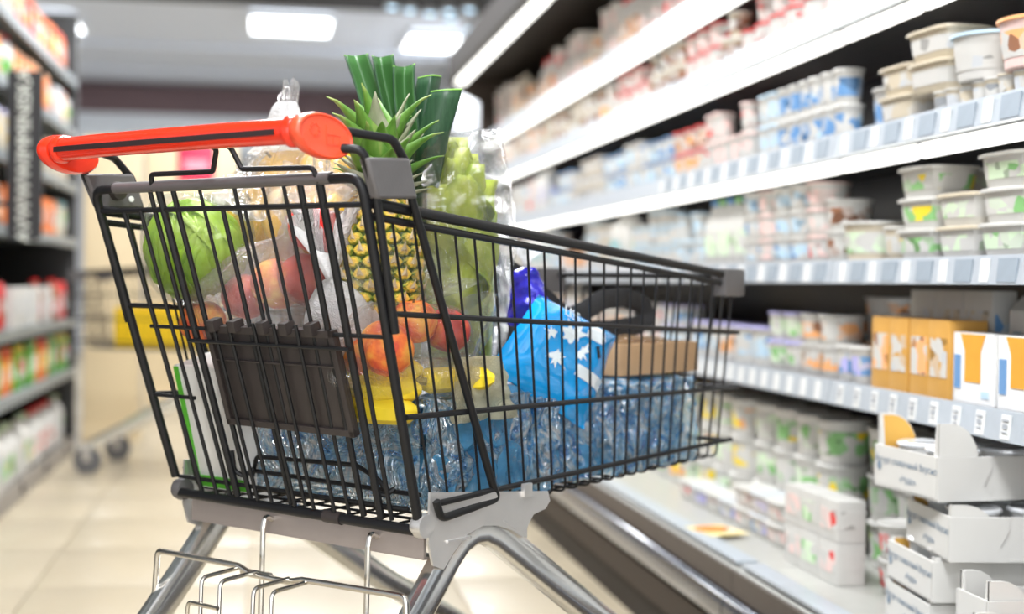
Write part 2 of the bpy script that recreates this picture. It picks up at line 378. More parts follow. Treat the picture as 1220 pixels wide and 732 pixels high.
# ------------------------------------------------------------------ left shelving
M_gond = mat('black_shelf_frame', (0.02, 0.02, 0.02), 0.4)
M_gsh = mat('grey_shelf_edge', (0.22, 0.25, 0.26), 0.4, 0.2)
M_plinth = mat('taupe_plinth', (0.30, 0.27, 0.24), 0.5)
LS = [.09, .434, .685, 1.076, 1.345, 1.61, 1.865]
def gondola(y0, y1, label):
    L = y1-y0; ym = (y0+y1)/2
    e = empty('shelf_unit', (-1.2, ym, 0)); tag(e, label, 'shelf unit', 'black shelving along the left side')
    pl = MB().box((.02, 0, .045), (.48, L-.004, .088), .004).build('plinth', M_plinth, e)
    for k in range(4): MB().lathe([(.022, 0), (.022, .006)], 14, M=Matrix.Rotation(pi/2, 3, 'Y'), c=(.26, -L/2+L*(k+.5)/4, .05)).build('plinth_hole_cap', M_black, pl)
    MB().box((-.23, 0, 1.1), (.03, L-.004, 2.2)).build('back_panel', M_gond, e, smooth=False)
    MB().box((0.02, L/2-.02, 1.1), (.49, .035, 2.2), .004).build('upright', M_gond, e)
    for z in LS:
        s = MB().box((.02, 0, z-.012), (.47, L-.05, .022), .003).build('shelf', M_gsh, e)
        if z > .1: MB().box((.262, 0, z-.018), (.012, L-.05, .045), .003).build('price_rail', M_gsh, s)
    return e
gondola(4.95, 7.45, 'black shelf unit full of packets, far left behind the trolley handle')
gondola(2.4, 4.94, 'black shelf unit on the left, nearer one of two')
# hanging black sign with pale vertical lettering
sg = MB().prism([(-.06, -.31), (-.045, -.325), (.045, -.325), (.06, -.31), (.06, .27), (-.06, .27)], .012, lambda a, b, c: Vector((a, c, b))).build('hanging_sign', M_black, None, (-.838, 5.25, 1.345), smooth=False)
tag(sg, 'tall black sign with pale vertical lettering on the left shelving', 'sign')
tm = text_mesh('lettering', 'AVWWWIMMINISKA', .066, mat('pale_green_grey_letters', (0.75, 0.78, 0.70), 0.5))
MB().box((-.085, 0, .2), (.06, .008, .02)).build('sign_arm', M_black, sg, smooth=False); MB().box((-.085, 0, -.2), (.06, .008, .02)).build('sign_arm', M_black, sg, smooth=False)
t = link('lettering', tm, sg, (0.0, -.008, -.03)); t.rotation_euler = (pi/2, -pi/2, 0)

# ================================================================== THE TROLLEY (cart axes: x right, y forward, z up)
PSI = radians(47.836); CX, CY = -0.0673, 2.0102
def CW(x, y, z=0.0): return Vector((CX+x*cos(PSI)+y*sin(PSI), CY-x*sin(PSI)+y*cos(PSI), z))
ZT, ZB = 1.0224, .5546
def hw(z): return .2519+(z-.5546)*.0547                 # half width of the gate at height z
def gp(x, z, off=0.0): return Vector((x, (ZT-z)*.3168-off, z))   # point on the sloping gate
def side(y, z): return .2775-.0573*y+.0366*(z-ZT)          # half width of the basket
def zrim(y): return .993-.077*y
cart = empty('shopping_trolley', CW(0, 0, 0), -PSI)
tag(cart, 'dark grey wire shopping trolley with red handle, filled with groceries', 'trolley')

# --- handle
hb = MB(); n = 20
hb.sweep([(-.253, -.0816, 1.0748), (-.12, -.0816, 1.0765), (.12, -.0816, 1.0765), (.253, -.0816, 1.0748)], .0165, n)
handle = hb.build('handle', M_red, cart)
sb = MB().box((-.008, -.0985, 1.0735), (.462, .0035, .0075), .001); sb.build('grip_stripe', M_stripe, handle)
hb = MB(); hb.lathe([(.0175, 0), (.0205, .004), (.0205, .012), (.0175, .016)], 20, M=Matrix.Rotation(pi/2, 3, 'Y'), c=(.233, -.0816, 1.075)); hb.build('collar', M_red, handle)
hb = MB(); hb.lathe([(.0175, 0), (.0205, .004), (.0205, .012), (.0175, .016)], 20, M=Matrix.Rotation(pi/2, 3, 'Y'), c=(-.249, -.0816, 1.075)); hb.build('collar', M_red, handle)
RT = Matrix.Rotation(radians(-8), 3, 'X')                    # front end of the cap lower
for s in (1, -1):
    M = Matrix(((0, 0, s), (1, 0, 0), (0, 1, 0)))           # local (a,b,h) -> (h*s, a, b)
    c = (s*.262, -.056, 1.070)
    b = MB(); b.lathe([(.030, -.014), (.045, -.011), (.0500, -.004), (.0505, .004), (.0485, .0085), (.0455, .0100), (.0435, .0085), (.0425, .0078)], 40, sy=.55, M=RT @ M, c=c)
    cap = b.build('end_cap', M_redcap_lit if s > 0 else M_red, cart)  # near cap takes a brighter red, the light on its face put into colour
    if s > 0:
        b = MB(); m3 = RT @ M
        for k in range(9):
            a = 2*pi*k/9; b.box(Vector(c)+m3 @ Vector((-.019+.0075*cos(a), .004+.0075*sin(a), .0082)), (.002, .0028, .0028), .0005)
        for (u, w, du, dw) in ((.014, .0, .024, .0012), (.014, -.012, .024, .0012), (.003, -.006, .0012, .013), (.026, -.006, .0012, .013), (.0145, -.006, .0012, .013), (.0005, .002, .0012, .016)):
            b.box(Vector(c)+m3 @ Vector((u, w+.004, .0078)), (.0018, du, dw))
        b.build('embossed_mark', M_redcap_lit, cap)

# --- handle arms and grey corner plates
for s in (1, -1):
    P = lambda y, z, o=.0: Vector((s*(side(y, z)+.012+o), y, z))
    b = MB(); b.sweep([Vector((s*.262, -.012, 1.080)), P(.045, 1.074), P(.075, 1.045), P(.088, 1.002), P(.30, .60), P(.315, .578), P(.18, .566), P(.168, .592)], .0058, 10, fil=.018)
    arm = b.build('support_arm', M_wire, cart)
    b = MB(); b.sweep([P(.172, .588), P(.30, .592)], .0045, 8); b.build('foot_bar', M_wire, arm)
    b = MB(); b.sweep([Vector((s*.262, -.028, 1.058)), P(-.012, 1.056), P(.017, 1.00), P(.066, .824)], .0058, 10, fil=.016); b.build('short_arm', M_wire, arm)
    b = MB(); poly = [(-.012, 1.046), (.072, 1.052), (.093, 1.000), (.012, .995)]
    b.prism(poly, .017, lambda a, z, c: P(a, z)+Vector((s*c, 0, 0))); pl = b.build('corner_plate', M_plast, cart)
    bv = pl.modifiers.new('bevel', 'BEVEL'); bv.width = .004; bv.segments = 2
    if s < 0:
        MB().lathe([(.013, 0), (.015, .003), (.013, .012), (.006, .014)], 18, M=Matrix.Rotation(pi/2, 3, 'Y'), c=P(.03, 1.022, -.022)).build('coin_lock', M_flap, pl)
        MB().lathe([(.003, 0), (.0045, .001), (.0045, .003)], 10, M=Matrix.Rotation(pi/2, 3, 'Y'), c=P(.062, 1.012, -.014)).build('rivet', M_white, pl)

# --- basket: rims, rails, U wires, front
rim = MB()
for s in (1, -1):
    pts = [Vector((s*side(y, zrim(y)), y, zrim(y))) for y in (.012, .25, .5, .75, 1.077)]
    rim.sweep(pts, .0075, 12)
basket = rim.build('basket', M_wire, cart)
for s in (1, -1):
    MB().sweep([Vector((s*(side(y, zrim(y))-.001), y, zrim(y)-.017)) for y in (.015, .5, 1.07)], .0052, 10).build('lower_rim', M_wire, basket)
    for (y0, z0, y1, z1) in ((.07, .849, 1.095, .803), (.103, .711, 1.112, .699), (.30, .590, 1.09, .600)):
        MB().sweep([Vector((s*(side(y0, z0)+.006), y0, z0)), Vector((s*(side(y1, z1)+.006), y1, z1))], .0042, 8).build('rail', M_wire, basket)
def base_z(y): return .558+.012*y
NW = 24
for i in range(NW):
    ym = .104+.0421*i
    fr = (ym-.06)/1.03; lean = .30*(1-fr)-.13*fr            # dy per dz going down
    zt = zrim(ym)-.017; yt = ym-lean*(zt-.83); yb = ym+lean*(.83-base_z(ym))
    zb = base_z(yb)
    if yt > 1.074: yt = 1.074
    if yt < .03: yt = .03
    R = [Vector((side(yt, zt), yt, zt)), Vector((side(yb, zb), yb, zb)), Vector((-side(yb, zb), yb, zb)), Vector((-side(yt, zt), yt, zt))]
    MB().sweep(R, .0021, 6, fil=.014).build('wire', M_wire, basket)
for k in range(9):                                          # lengthwise floor wires and front uprights
    x = -.205+.41*k/8; xf = x*.86
    MB().sweep([(x, .16, base_z(.16)-.004), (xf*.93, 1.02, base_z(1.02)-.004), (xf, 1.075, .885)], .0022, 6, fil=.014).build('wire', M_wire, basket)
zf = .9098
MB().sweep([(-.212, 1.077, zf), (.212, 1.077, zf)], .0065, 10).build('front_rim', M_wire, basket)
for z, y in ((.803, 1.09), (.699, 1.095), (.60, 1.065)):
    MB().sweep([(-side(y, z)-.006, y, z), (side(y, z)+.006, y, z)], .0042, 8).build('rail', M_wire, basket)
for s in (1, -1):
    cp = MB().box((s*.209, 1.062, .898), (.032, .075, .052), .007).build('corner_guard', M_plast, basket)

# --- gate (rear flap of the basket)
fr = MB(); h0 = hw(ZB)-.012
fr.sweep([gp(-hw(.60), .600-.02), gp(-hw(ZT), ZT), gp(hw(ZT), ZT), gp(hw(ZB)+.0, ZB)], .0068, 12, fil=.022)
gate = fr.build('gate', M_wire, cart)
MB().sweep([gp(-.225, ZT+.001, .0), gp(.225, ZT+.001, .0)], .0082, 12).build('top_sleeve', M_plast, gate)
MB().sweep([gp(-hw(ZB), ZB+.0, .004), gp(hw(ZB)-.004, ZB-.002, .004)], .0078, 12).build('bottom_bar', M_wire, gate)
MB().sweep([gp(.075, ZB-.001, .004), gp(.108, ZB-.0015, .004)], .0096, 12).build('bottom_clip', M_flap, gate)
MB().sweep([gp(-hw(.99), .991), gp(hw(.99)-.006, .989)], .0042, 8).build('crossbar', M_wire, gate)
for (x0, x1, z, off) in ((-.272, -.165, .850, 0), (-.222, .264, .8185, .0), (-.267, -.16, .711, 0), (-.252, .235, .580, -.004), (-.13, .20, .800, .008)):
    MB().sweep([gp(x0, z, off), gp(x1, z, off)], .0032, 8).build('crossbar', M_wire, gate)
# loops above the top bar
for pts in ([(-.135, 1.018), (-.130, 1.040), (.004, 1.039), (.022, 1.068)], [(.206, 1.018), (.198, 1.037), (.064, 1.040), (.052, 1.068)]):
    MB().sweep([gp(x, z, .004) for x, z in pts]+[gp(pts[-1][0], 1.08, .03)], .0038, 8, fil=.008).build('loop', M_wire, gate)
# upright gate wires: (x at z=.93, radius, z top, z bottom, offset)
for (x, r, zt, zb, off) in ((-.215, .0040, .992, .560, 0), (-.173, .0032, .99, .560, .003), (-.144, .0036, 1.018, .562, 0), (-.124, .0056, 1.018, .562, 0), (-.093, .0042, 1.018, .562, 0),
                            (-.041, .0026, 1.018, .83, -.004), (.002, .0036, .99, .562, 0), (.035, .0030, 1.016, .562, 0), (.047, .0026, .99, .83, 0), (.089, .0026, 1.016, .825, -.002),
                            (.131, .0030, 1.016, .562, 0), (.162, .0048, 1.018, .562, 0), (.198, .0060, 1.018, .562, 0), (.220, .0036, .99, .562, 0)):
    c = lambda z: x*(1+(z-.93)*.21)
    MB().sweep([gp(c(zt), zt, off), gp(c(zb), zb, off)], r, 8).build('wire', M_wire, gate)
for x in (-.068, -.035, .018, .06, .105):                    # lower set in front of the board
    MB().sweep([gp(x*1.0, .83, .008), gp(x*.93, .562, .006)], .0030, 8).build('wire', M_wire, gate)
# black board with hinge clips
bd = MB(); bd.box((0, 0, 0), (.262, .008, .155), .004)
board = bd.build('advert_board', M_flap, cart, gp(.0385, .752, -.004)); board.rotation_euler = (radians(-17.6)*-1, 0, 0)
b = MB()
for (cx, cz, w, h) in ((0, .072, .262, .011), (0, -.072, .262, .010), (-.126, 0, .010, .155), (.126, 0, .010, .155), (0, .025, .25, .003)): b.box((cx, -.006, cz), (w, .006, h), .0015)
b.build('board_rim', M_flap, board)
for cx in (-.105, -.06, .0, .045, .095):
    MB().box((cx, -.009, .080), (.016, .02, .018), .004).build('hinge_clip', M_flap, board)
# folded child seat wires with hooks
MB().sweep([gp(-.105, .592, -.03), gp(-.085, .624, -.03), gp(.125, .630, -.03), gp(.165, .612, -.03), gp(.176, .592, -.03)], .0034, 8, fil=.014).build('seat_wire', M_wire, gate)
MB().sweep([gp(-.10, .60, -.032), gp(.235, .597, -.032)], .0034, 8).build('seat_wire', M_wire, gate)
for x in (-.118, .172):
    MB().sweep([gp(x, .632, -.012), gp(x+.002, .602, -.006), gp(x+.014, .592, -.012), gp(x+.024, .604, -.026)], .0038, 8, fil=.01).build('hook', M_wire, gate)
for s in (1, -1):
    MB().lathe([(.008, -.010), (.016, -.009), (.018, 0), (.016, .009), (.008, .010)], 20, M=Matrix.Rotation(pi/2, 3, 'Y'), c=(s*(hw(ZB)+.001), gp(0, ZB).y+.004, ZB+.004)).build('pivot_bush', M_plast if s < 0 else M_zinc, gate)

# --- chassis
ch = MB(); ch.box((0, .168, .5255), (.49, .006, .034), .001); ch.box((0, .182, .510), (.49, .03, .004), .001)
chassis = ch.build('chassis', M_cross, cart)
for s in (1, -1):
    x = s*.243
    tb = MB().sweep([(x, -.14, .12), (x, .155, .436), (x, .266, .562), (x, .60, .348), (x, 1.0, .125)], .0235, 16, fil=.085, ref=(1, 0, 0), rb=.0145, square=True).build('frame_tube', M_chrome, chassis)
    poly = [(.160, .604), (.30, .590), (.430, .577), (.436, .562), (.425, .551), (.395, .546), (.382, .532), (.372, .514), (.345, .528), (.31, .540), (.275, .544), (.24, .536), (.21, .514), (.19, .494), (.168, .503), (.158, .535)]
    br = MB().prism(poly, .004, lambda a, b, c: Vector((s*.2585+c, a, b))).build('bracket', M_zinc, cart)
    MB().box((s*.255, .22, .532), (.018, .05, .004), .001, ).build('weld_seam', M_zinc, br)
    MB().box((s*.255, .345, .534), (.012, .05, .004), .001, M=Matrix.Rotation(radians(-27), 3, 'X')).build('weld_seam', M_zinc, br)
    MB().box((s*.262, .375, .585), (.007, .020, .020), .002).build('rail_clip', M_zinc, br)
    MB().box((s*.25, .385, .515), (.004, .012, .045), .001).build('tab', M_zinc, br)
    # casters
    for (yy, front) in ((-.14, 0), (1.0, 1)):
        fk = MB(); fk.box((x-.022, yy, .098), (.004, .03, .075), .001); fk.box((x+.022, yy, .098), (.004, .03, .075), .001); fk.box((x, yy, .136), (.048, .036, .006), .001)
        fork = fk.build('caster', M_zinc, cart)
        MB().lathe([(.045, -.016), (.0625, -.014), (.0625, .014), (.045, .016)], 28, M=Matrix.Rotation(pi/2, 3, 'Y'), c=(x, yy, .0630)).build('wheel', M_rubber, fork)
# bottom rack
rk = MB(); rk.sweep([(-.250, .098, .40), (-.246, .10, .469), (-.06, .10, .470), (-.03, .10, .461), (.045, .10, .461), (.075, .10, .468), (.272, .10, .473), (.276, .10, .40)], .0046, 10, fil=.01)
rack = rk.build('bottom_rack', M_zwire, cart)
MB().sweep([(-.055, .104, .462), (.005, .104, .463)], .0052, 10).build('splice', M_zwire, rack)
for x in (-.062, -.022, .048, .085):
    MB().sweep([(x, .10, .466), (x-.002, .035, .462), (x-.002, .03, .30), (x, .5, .24)], .0032, 8, fil=.012).build('rack_wire', M_zwire, rack)
MB().sweep([(-.09, .028, .36), (-.085, .028, .425), (-.02, .028, .425)], .0032, 8, fil=.01).build('rack_wire', M_zwire, rack)
for x in (-.058, .158):
    MB().sweep([(x, .165, .53), (x, .150, .538), (x, .146, .52), (x, .14, .28)], .0042, 8, fil=.008).build('hanger', M_zwire, rack)

# ================================================================== GROCERIES IN THE TROLLEY (placed in cart axes)
def at(x, y, z): return CW(x, y, z)
def grid_leaf(L, W, curl, cup, wav, seed, nu=9, nv=12, thick=.0012, tipw=.15, basew=.4):
    """leaf along +z, width along x; curl bends it towards +y"""
    def fn(u, v):
        t = v; w = W*(basew+(1-basew)*sin(pi*min(1, t*.62+.12)))*(1 if t < .62 else max(.06, 1-((t-.62)/.38)**2.2)**.5)
        x = (u-.5)*2*w/2
        a = curl*t
        y = L*(1-cos(a))/max(curl, 1e-3) if abs(curl) > 1e-3 else 0
        z = L*sin(a)/curl if abs(curl) > 1e-3 else L*t
        e = abs(u-.5)*2
        y += cup*W*(e*e)+wav*W*e*e*sin(v*17+seed*3+u*5)*.5+wav*W*.3*nz((u*3, v*4, seed))
        return Vector((x, y, z))
    b = MB(); b.grid(nu, nv, fn); return b
def solid(o, t=.0012):
    m = o.modifiers.new('thickness', 'SOLIDIFY'); m.thickness = t; m.offset = 0; return o

# --- water packs: bottles lying crosswise, bottoms to the right
M_pet = film_mat('blue_pet', (0.74, 0.91, 1.0), haze=.45, gloss=.4, rough=.06, wr_scale=22, wr=.5, hazecol=(0.14, 0.58, 1.0))
M_capb = mat('blue_bottle_cap', (0.02, 0.10, 0.60), 0.35)
M_lab = mat('bottle_label_white', (0.70, 0.76, 0.85), 0.4, 0, .15, scale=25)
M_film0 = film_mat('clear_shrink_film', (0.93, 0.97, 1.0), haze=.16, gloss=.42, rough=.09, wr_scale=16, wr=1.0, hazecol=(0.62, 0.85, 1.0))
M_filmb = film_mat('blue_shrink_film', (0.70, 0.88, 0.99), haze=.26, gloss=.45, rough=.09, wr_scale=13, wr=1.0, hazecol=(0.25, 0.60, 0.98))
def bottle_mesh():
    b = MB(); prof = [(.012, -.008), (.034, -.012), (.041, .0), (.0425, .012)]
    for k in range(9): prof += [(.0425-.002*(k % 2), .02+.02*k)]
    prof += [(.042, .205), (.036, .235), (.022, .268), (.0135, .285), (.0135, .300)]
    n = 20; b.lathe(prof, n)
    # petal foot
    for i, v in enumerate(b.v[:3*n]):
        a = atan2(v[1], v[0]); b.v[i] = (v[0], v[1], v[2]-.007*abs(cos(2.5*a)))
    return b.mesh('bottle', M_pet)
bot_me = bottle_mesh()
cap_me = MB().lathe([(.0155, .288), (.0165, .292), (.0165, .305), (.0145, .308)], 16).mesh('cap', M_capb)
lab_me = MB().lathe([(.0432, .085), (.0432, .165)], 20, cap0=False, cap1=False).mesh('label', M_lab)
def crinkle_mat(name, cols, haze, tint):
    m = film_mat(name, tint, haze=haze, gloss=.66, rough=.035, wr_scale=13, wr=.75, gfac=.9); nt = m.node_tree
    tc = nt.nodes.new('ShaderNodeTexCoord'); n = nt.nodes.new('ShaderNodeTexNoise'); n.inputs['Scale'].default_value = 17; n.inputs['Detail'].default_value = 4; n.inputs['Distortion'].default_value = 3.0
    nt.links.new(tc.outputs['Object'], n.inputs['Vector']); r = nt.nodes.new('ShaderNodeValToRGB'); nt.links.new(n.outputs['Fac'], r.inputs[0]); el = r.color_ramp.elements
    while len(el) < len(cols): el.new(.5)
    for i, (p, c) in enumerate(cols): el[i].position = p; el[i].color = (*c, 1)
    for nd in nt.nodes:
        if nd.bl_idname in ('ShaderNodeBsdfDiffuse', 'ShaderNodeBsdfTranslucent'): nt.links.new(r.outputs[0], nd.inputs[0])
    return m
M_film = crinkle_mat('clear_blue_shrink_film', [(.34, (.05, .35, .95)), (.50, (.40, .76, 1)), (.64, (.95, .99, 1))], .50, (.96, .99, 1))  # blue film tint; near-white ramp end paints highlights into the colour
M_filmb = crinkle_mat('blue_shrink_film', [(.34, (.02, .22, .72)), (.46, (.12, .52, 1)), (.56, (.50, .80, 1)), (.68, (.95, .99, 1))], .62, (.82, .94, 1))  # deeper blue film, its white highlights likewise painted by the ramp
def water_pack(rows, label, xr, film_y, film_z, fm, handle_loop=False):
    y0 = min(r[0] for r in rows); z0 = min(r[1] for r in rows)-.0445
    e = empty('water_pack', at(0, y0, z0), -PSI); tag(e, label, 'water pack')
    for (y, z, dx) in rows:
        o = link('bottle', bot_me, e, (xr+dx, y-y0, z-z0), (0, -pi/2, 0)); o.rotation_euler = (random.uniform(-.6, .6), -pi/2, 0)
        o.rotation_mode = 'XYZ'
        link('cap', cap_me, o); link('label', lab_me, o)
    ya, yb = film_y; za, zb = film_z
    def fn(u, v):                                             # wrapped sheet: right side, over the top, rear
        y = ya+(yb-ya)*u
        per = v*3
        if per < 1: x, z = xr+.017-.057*(y-.5*(ya+yb)), za+(zb-za)*per
        elif per < 2: x, z = xr+.020-(per-1)*.33, zb
        else: x, z = xr-.31, zb-(zb-za)*(per-2)
        p = Vector((x, y, z)); k = .006
        p += Vector((nz(p, 26, 1)+.7*nz(p, 55, 11), nz(p, 30, 5), nz(p, 34, 9)))*k*1.7
        # dent between the bottles
        p.x -= .008*abs(sin(pi*(y-.17)/.086)) if per < 1.02 else 0
        return p-Vector((0, y0, z0))
    b = MB(); b.grid(54, 66, fn)
    def fe(u, v):
        p = Vector((xr+.02-.33*u, ya, za+(zb-za)*v)); p.y += .004*nz(p, 40, 3); return p-Vector((0, y0, z0))
    b.grid(30, 14, fe)
    b.build('shrink_film', fm, e, angle=22)
    if handle_loop:
        MB().sweep([(-.088, -.032, .085), (-.075, -.045, .10), (-.02, -.04, .115), (-.015, -.04, .085), (-.055, -.045, .075), (-.075, -.045, .088)], .004, 6, fil=.01, ref=(0, 0, 1), rb=.002).build('carry_strap', mat('blue_strap', (.01, .05, .62), .35), e)
    return e
zl, zu = .6115, .683
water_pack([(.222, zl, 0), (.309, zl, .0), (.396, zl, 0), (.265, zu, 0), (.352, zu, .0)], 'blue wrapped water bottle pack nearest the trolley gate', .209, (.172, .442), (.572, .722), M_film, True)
water_pack([(.489, zl, -.006), (.576, zl, -.008), (.663, zl, -.012), (.50, zu, -.03), (.62, zu-.0, -.10)], 'blue wrapped water bottle pack in the middle of the trolley', .199, (.446, .708), (.572, .716), M_filmb)
water_pack([(.754, zl, -.014), (.841, zl, -.02), (.928, zl, -.024), (.80, zu, -.02), (.887, zu, -.024)], 'blue wrapped water bottle pack at the front of the trolley', .192, (.712, .976), (.572, .722), M_filmb)

# --- white and green carton against the gate
b = MB(); b.box((0, 0, .10), (.12, .07, .20), .003)
cb = b.build('carton', mat('white_carton', (.82, .80, .76), .5), None, at(-.165, .195, .5735), (radians(15), 0, -PSI))
M_gr = mat('green_print', (.10, .48, .03), .5)
b = MB(); b.box((-.0605, 0, .10), (.002, .060, .196)); b.box((0, -.0358, .012), (.118, .002, .018)); b.box((-.054, -.0358, .10), (.010, .002, .196)); b.build('green_border', M_gr, cb, smooth=False)
tag(cb, 'white carton with green edges behind the left of the gate', 'carton')
b = MB(); b.box((0, 0, .09), (.14, .12, .18), .004); wb = b.build('carton', mat('cream_carton', (.75, .70, .62), .5), None, at(-.15, .335, .5745), -PSI)
b = MB(); b.box((0, -.0605, .10), (.10, .001, .08)); b.build('printed_panel', mat('pale_blue_print', (.5, .62, .8), .5), wb, smooth=False)
tag(wb, 'cream carton under the lettuce, behind the white and green carton', 'carton')

# --- bags
M_bag = film_mat('clear_produce_bag', (1, 1, 1), gfac=.4, haze=.09, gloss=.25, rough=.12, wr_scale=20, wr=.7, hazecol=(.9, .9, .88))
M_bagf = film_mat('frosted_produce_bag', (1, 1, 1), gfac=.5, haze=.24, gloss=.26, rough=.12, wr_scale=18, wr=.6, hazecol=(.92, .90, .88))
M_bagw = film_mat('milky_produce_bag', (1, 1, 1), haze=.93, gfac=.25, gloss=.25, rough=.22, wr_scale=18, wr=.6, hazecol=(.93, .93, .93))
def bag(name, base, rad, label, m, neck=(0, 0), neck_z=1.0, flare=.03, seed=0, pleats=11, neck_v=.74, cat='plastic bag', lump=.10):
    """tied bag: body ellipsoid of radii rad standing on base, gathered to a neck at neck offset/height, ears above"""
    rx, ry, h = rad
    def fn(u, v):
        a = 2*pi*u
        if v < neck_v:
            t = v/neck_v; ph = pi*(t**.85); s = sin(ph)**.72
            zz = h*(1-cos(ph))/2
            k = min(1, max(0, (t-.6)/.4))
            r = s*(1-k*.2); cx, cy = neck[0]*k*k, neck[1]*k*k
            r = max(r, .0+.10*k)
            zz = zz*(1-k*k)+(neck_z*k*k)*1.0 if k > 0 else zz
        else:
            t = (v-neck_v)/(1-neck_v); k = 1
            r = .10+t*flare/rx*(1+.7*sin(2*a+seed)); cx, cy = neck; zz = neck_z+t*.07*(1+.5*sin(2*a+1.3*seed))
        pl = 1+(.05+.22*k)*sin(pleats*a+3*sin(2*a+seed))*(.4 if v < .15 else 1)
        p = Vector((cos(a)*rx*r*pl+cx, sin(a)*ry*r*pl+cy, max(zz, 0)))
        d = lump*min(rx, ry)
        p += Vector((nz(p, 16, seed), nz(p, 16, seed+4), .6*nz(p, 16, seed+8)))*d*(1 if v > .04 else .2)
        return p
    b = MB(); b.grid(56, 44, fn, wrap=True)
    o = b.build(name, m, None, base, -PSI, angle=180); tag(o, label, cat); return o

# --- fruit
M_peach = ramp_mat('peach_skin', [(.30, (.55, .03, .03)), (.48, (.85, .20, .04)), (.66, (.95, .50, .08))], scale=1.3, rough=.5)
M_peach2 = ramp_mat('dark_peach_skin', [(.25, (.30, .015, .02)), (.55, (.62, .08, .05)), (.8, (.85, .35, .08))], scale=1.3, rough=.5)
M_redapple = ramp_mat('red_apple_skin', [(.3, (.62, .01, .012)), (.7, (.80, .06, .03))], scale=1.5, rough=.3)
M_orange = mat('orange_peel', (.95, .42, .02), .45, 0, .05, bump=.3, bscale=220)
M_yell = mat('yellow_pepper_skin', (.95, .56, .03), .3, 0, .05, coat=.3)
M_stem = mat('fruit_stem', (.14, .09, .03), .8)
def fruit_mesh(cleft=.10, dimple=.22, lobes=0):
    b = MB(); n = 24; prof = []
    for j in range(15):
        t = pi*j/14; prof.append((max(sin(t), .001), -cos(t)))
    b.lathe(prof, n, cap0=False, cap1=False)
    for i, v in enumerate(b.v):
        p = Vector(v); a = atan2(p.y, p.x); r = sqrt(p.x**2+p.y**2)
        s = 1-cleft*math.exp(-(a/.22)**2)*(.4+.6*max(0, p.z))
        if lobes: s *= 1+.07*cos(lobes*a)
        z = p.z-dimple*math.exp(-(r/.28)**2)*(1 if p.z > 0 else -.5)
        b.v[i] = (p.x*s, p.y*s, z)
    return b
FM = {}
stem_me = MB().sweep([(0, 0, .66), (.03, 0, .86), (.06, .02, 1.02)], .05, 6).mesh('stem', M_stem)
def fruit(name, kind, x, y, z, r, label, cat, rot=None, group=None):
    if kind not in FM:
        m, c, d, l = {'peach': (M_peach, .10, .22, 0), 'dark': (M_peach2, .10, .22, 0), 'apple': (M_redapple, .0, .26, 5), 'orange': (M_orange, 0, .08, 0), 'pepper': (M_yell, 0, .3, 4)}[kind]
        FM[kind] = fruit_mesh(c, d, l).mesh(kind, m)
    o = link(name, FM[kind], None, at(x, y, z)); o.scale = (r, r, r*(1.12 if kind == 'pepper' else .94)); o.rotation_euler = rot or (random.uniform(-.7, .7), random.uniform(-.7, .7), random.uniform(0, 6))
    link('stem', stem_me, o); tag(o, label, cat, group); return o
# large peach bag behind the gate (visible through it)
fruit('peach', 'peach', -.055, .165, .885, .040, 'yellow cheeked peach in the bag behind the gate centre', 'peach', (.5, -.3, 2.0))
fruit('peach', 'dark', .018, .155, .892, .041, 'dark red peach in the bag beside the yellow cheeked peach', 'peach', (.3, .4, 1.0))
fruit('apple', 'apple', .042, .150, .966, .040, 'bright red apple high behind the gate near the pineapple', 'apple', (.3, .2, 1.0))
fruit('peach', 'dark', -.125, .165, .865, .037, 'dusky peach under the lettuce in the frosted bag', 'peach')
fruit('peach', 'peach', -.175, .125, .825, .036, 'orange peach lowest on the left behind the gate', 'peach')
fruit('peach', 'peach', .045, .20, .835, .038, 'pink peach hidden low in the frosted bag by the board', 'peach')
bag('produce_bag', at(-.09, .150, .785), (.125, .072, .14), 'frosted bag of peaches slumped behind the gate', M_bagf, neck=(.06, .02), neck_z=.175, seed=3)
bag('produce_bag', at(.035, .170, .84), (.075, .065, .17), 'frosted bag of dark peaches and apple beside the pineapple', M_bagf, neck=(.03, -.03), neck_z=.14, seed=8)
bag('produce_bag', at(.105, .145, .775), (.055, .05, .105), 'crumpled milky plastic bag beneath the pineapple', M_bagw, neck=(-.01, -.02), neck_z=.12, seed=5)
# base filler the bags rest on: a carton of juice lying behind the board
b = MB(); b.box((0, 0, .03), (.22, .10, .06), .006); jc = b.build('juice_carton', mat('pale_juice_carton', (.72, .66, .60), .4), None, at(.02, .215, .727), -PSI)
MB().lathe([(.014, 0), (.014, .012)], 16, M=Matrix.Rotation(pi/2, 3, 'Y'), c=(.11, 0, .04)).build('screw_cap', M_white, jc); tag(jc, 'pale juice carton lying under the peach bags', 'carton')
# yellow fruit bag with the tall knot
for k, (x, y, z) in enumerate(((-.185, .245, .985), (-.095, .235, .985), (-.015, .225, .975), (-.145, .275, 1.055), (-.055, .275, 1.055), (-.105, .245, .905))):
    fruit('bell_pepper', 'pepper', x, y, z, .050, ORD[k]+' yellow bell pepper in the tall knotted bag', 'pepper', None, 'yellow peppers in the knotted bag')
bag('produce_bag', at(-.10, .255, .86), (.135, .090, .24), 'tall frosted bag of yellow peppers knotted above the red handle', M_bagf, neck=(-.03, 0), neck_z=.245, flare=.004, seed=2, lump=.06)
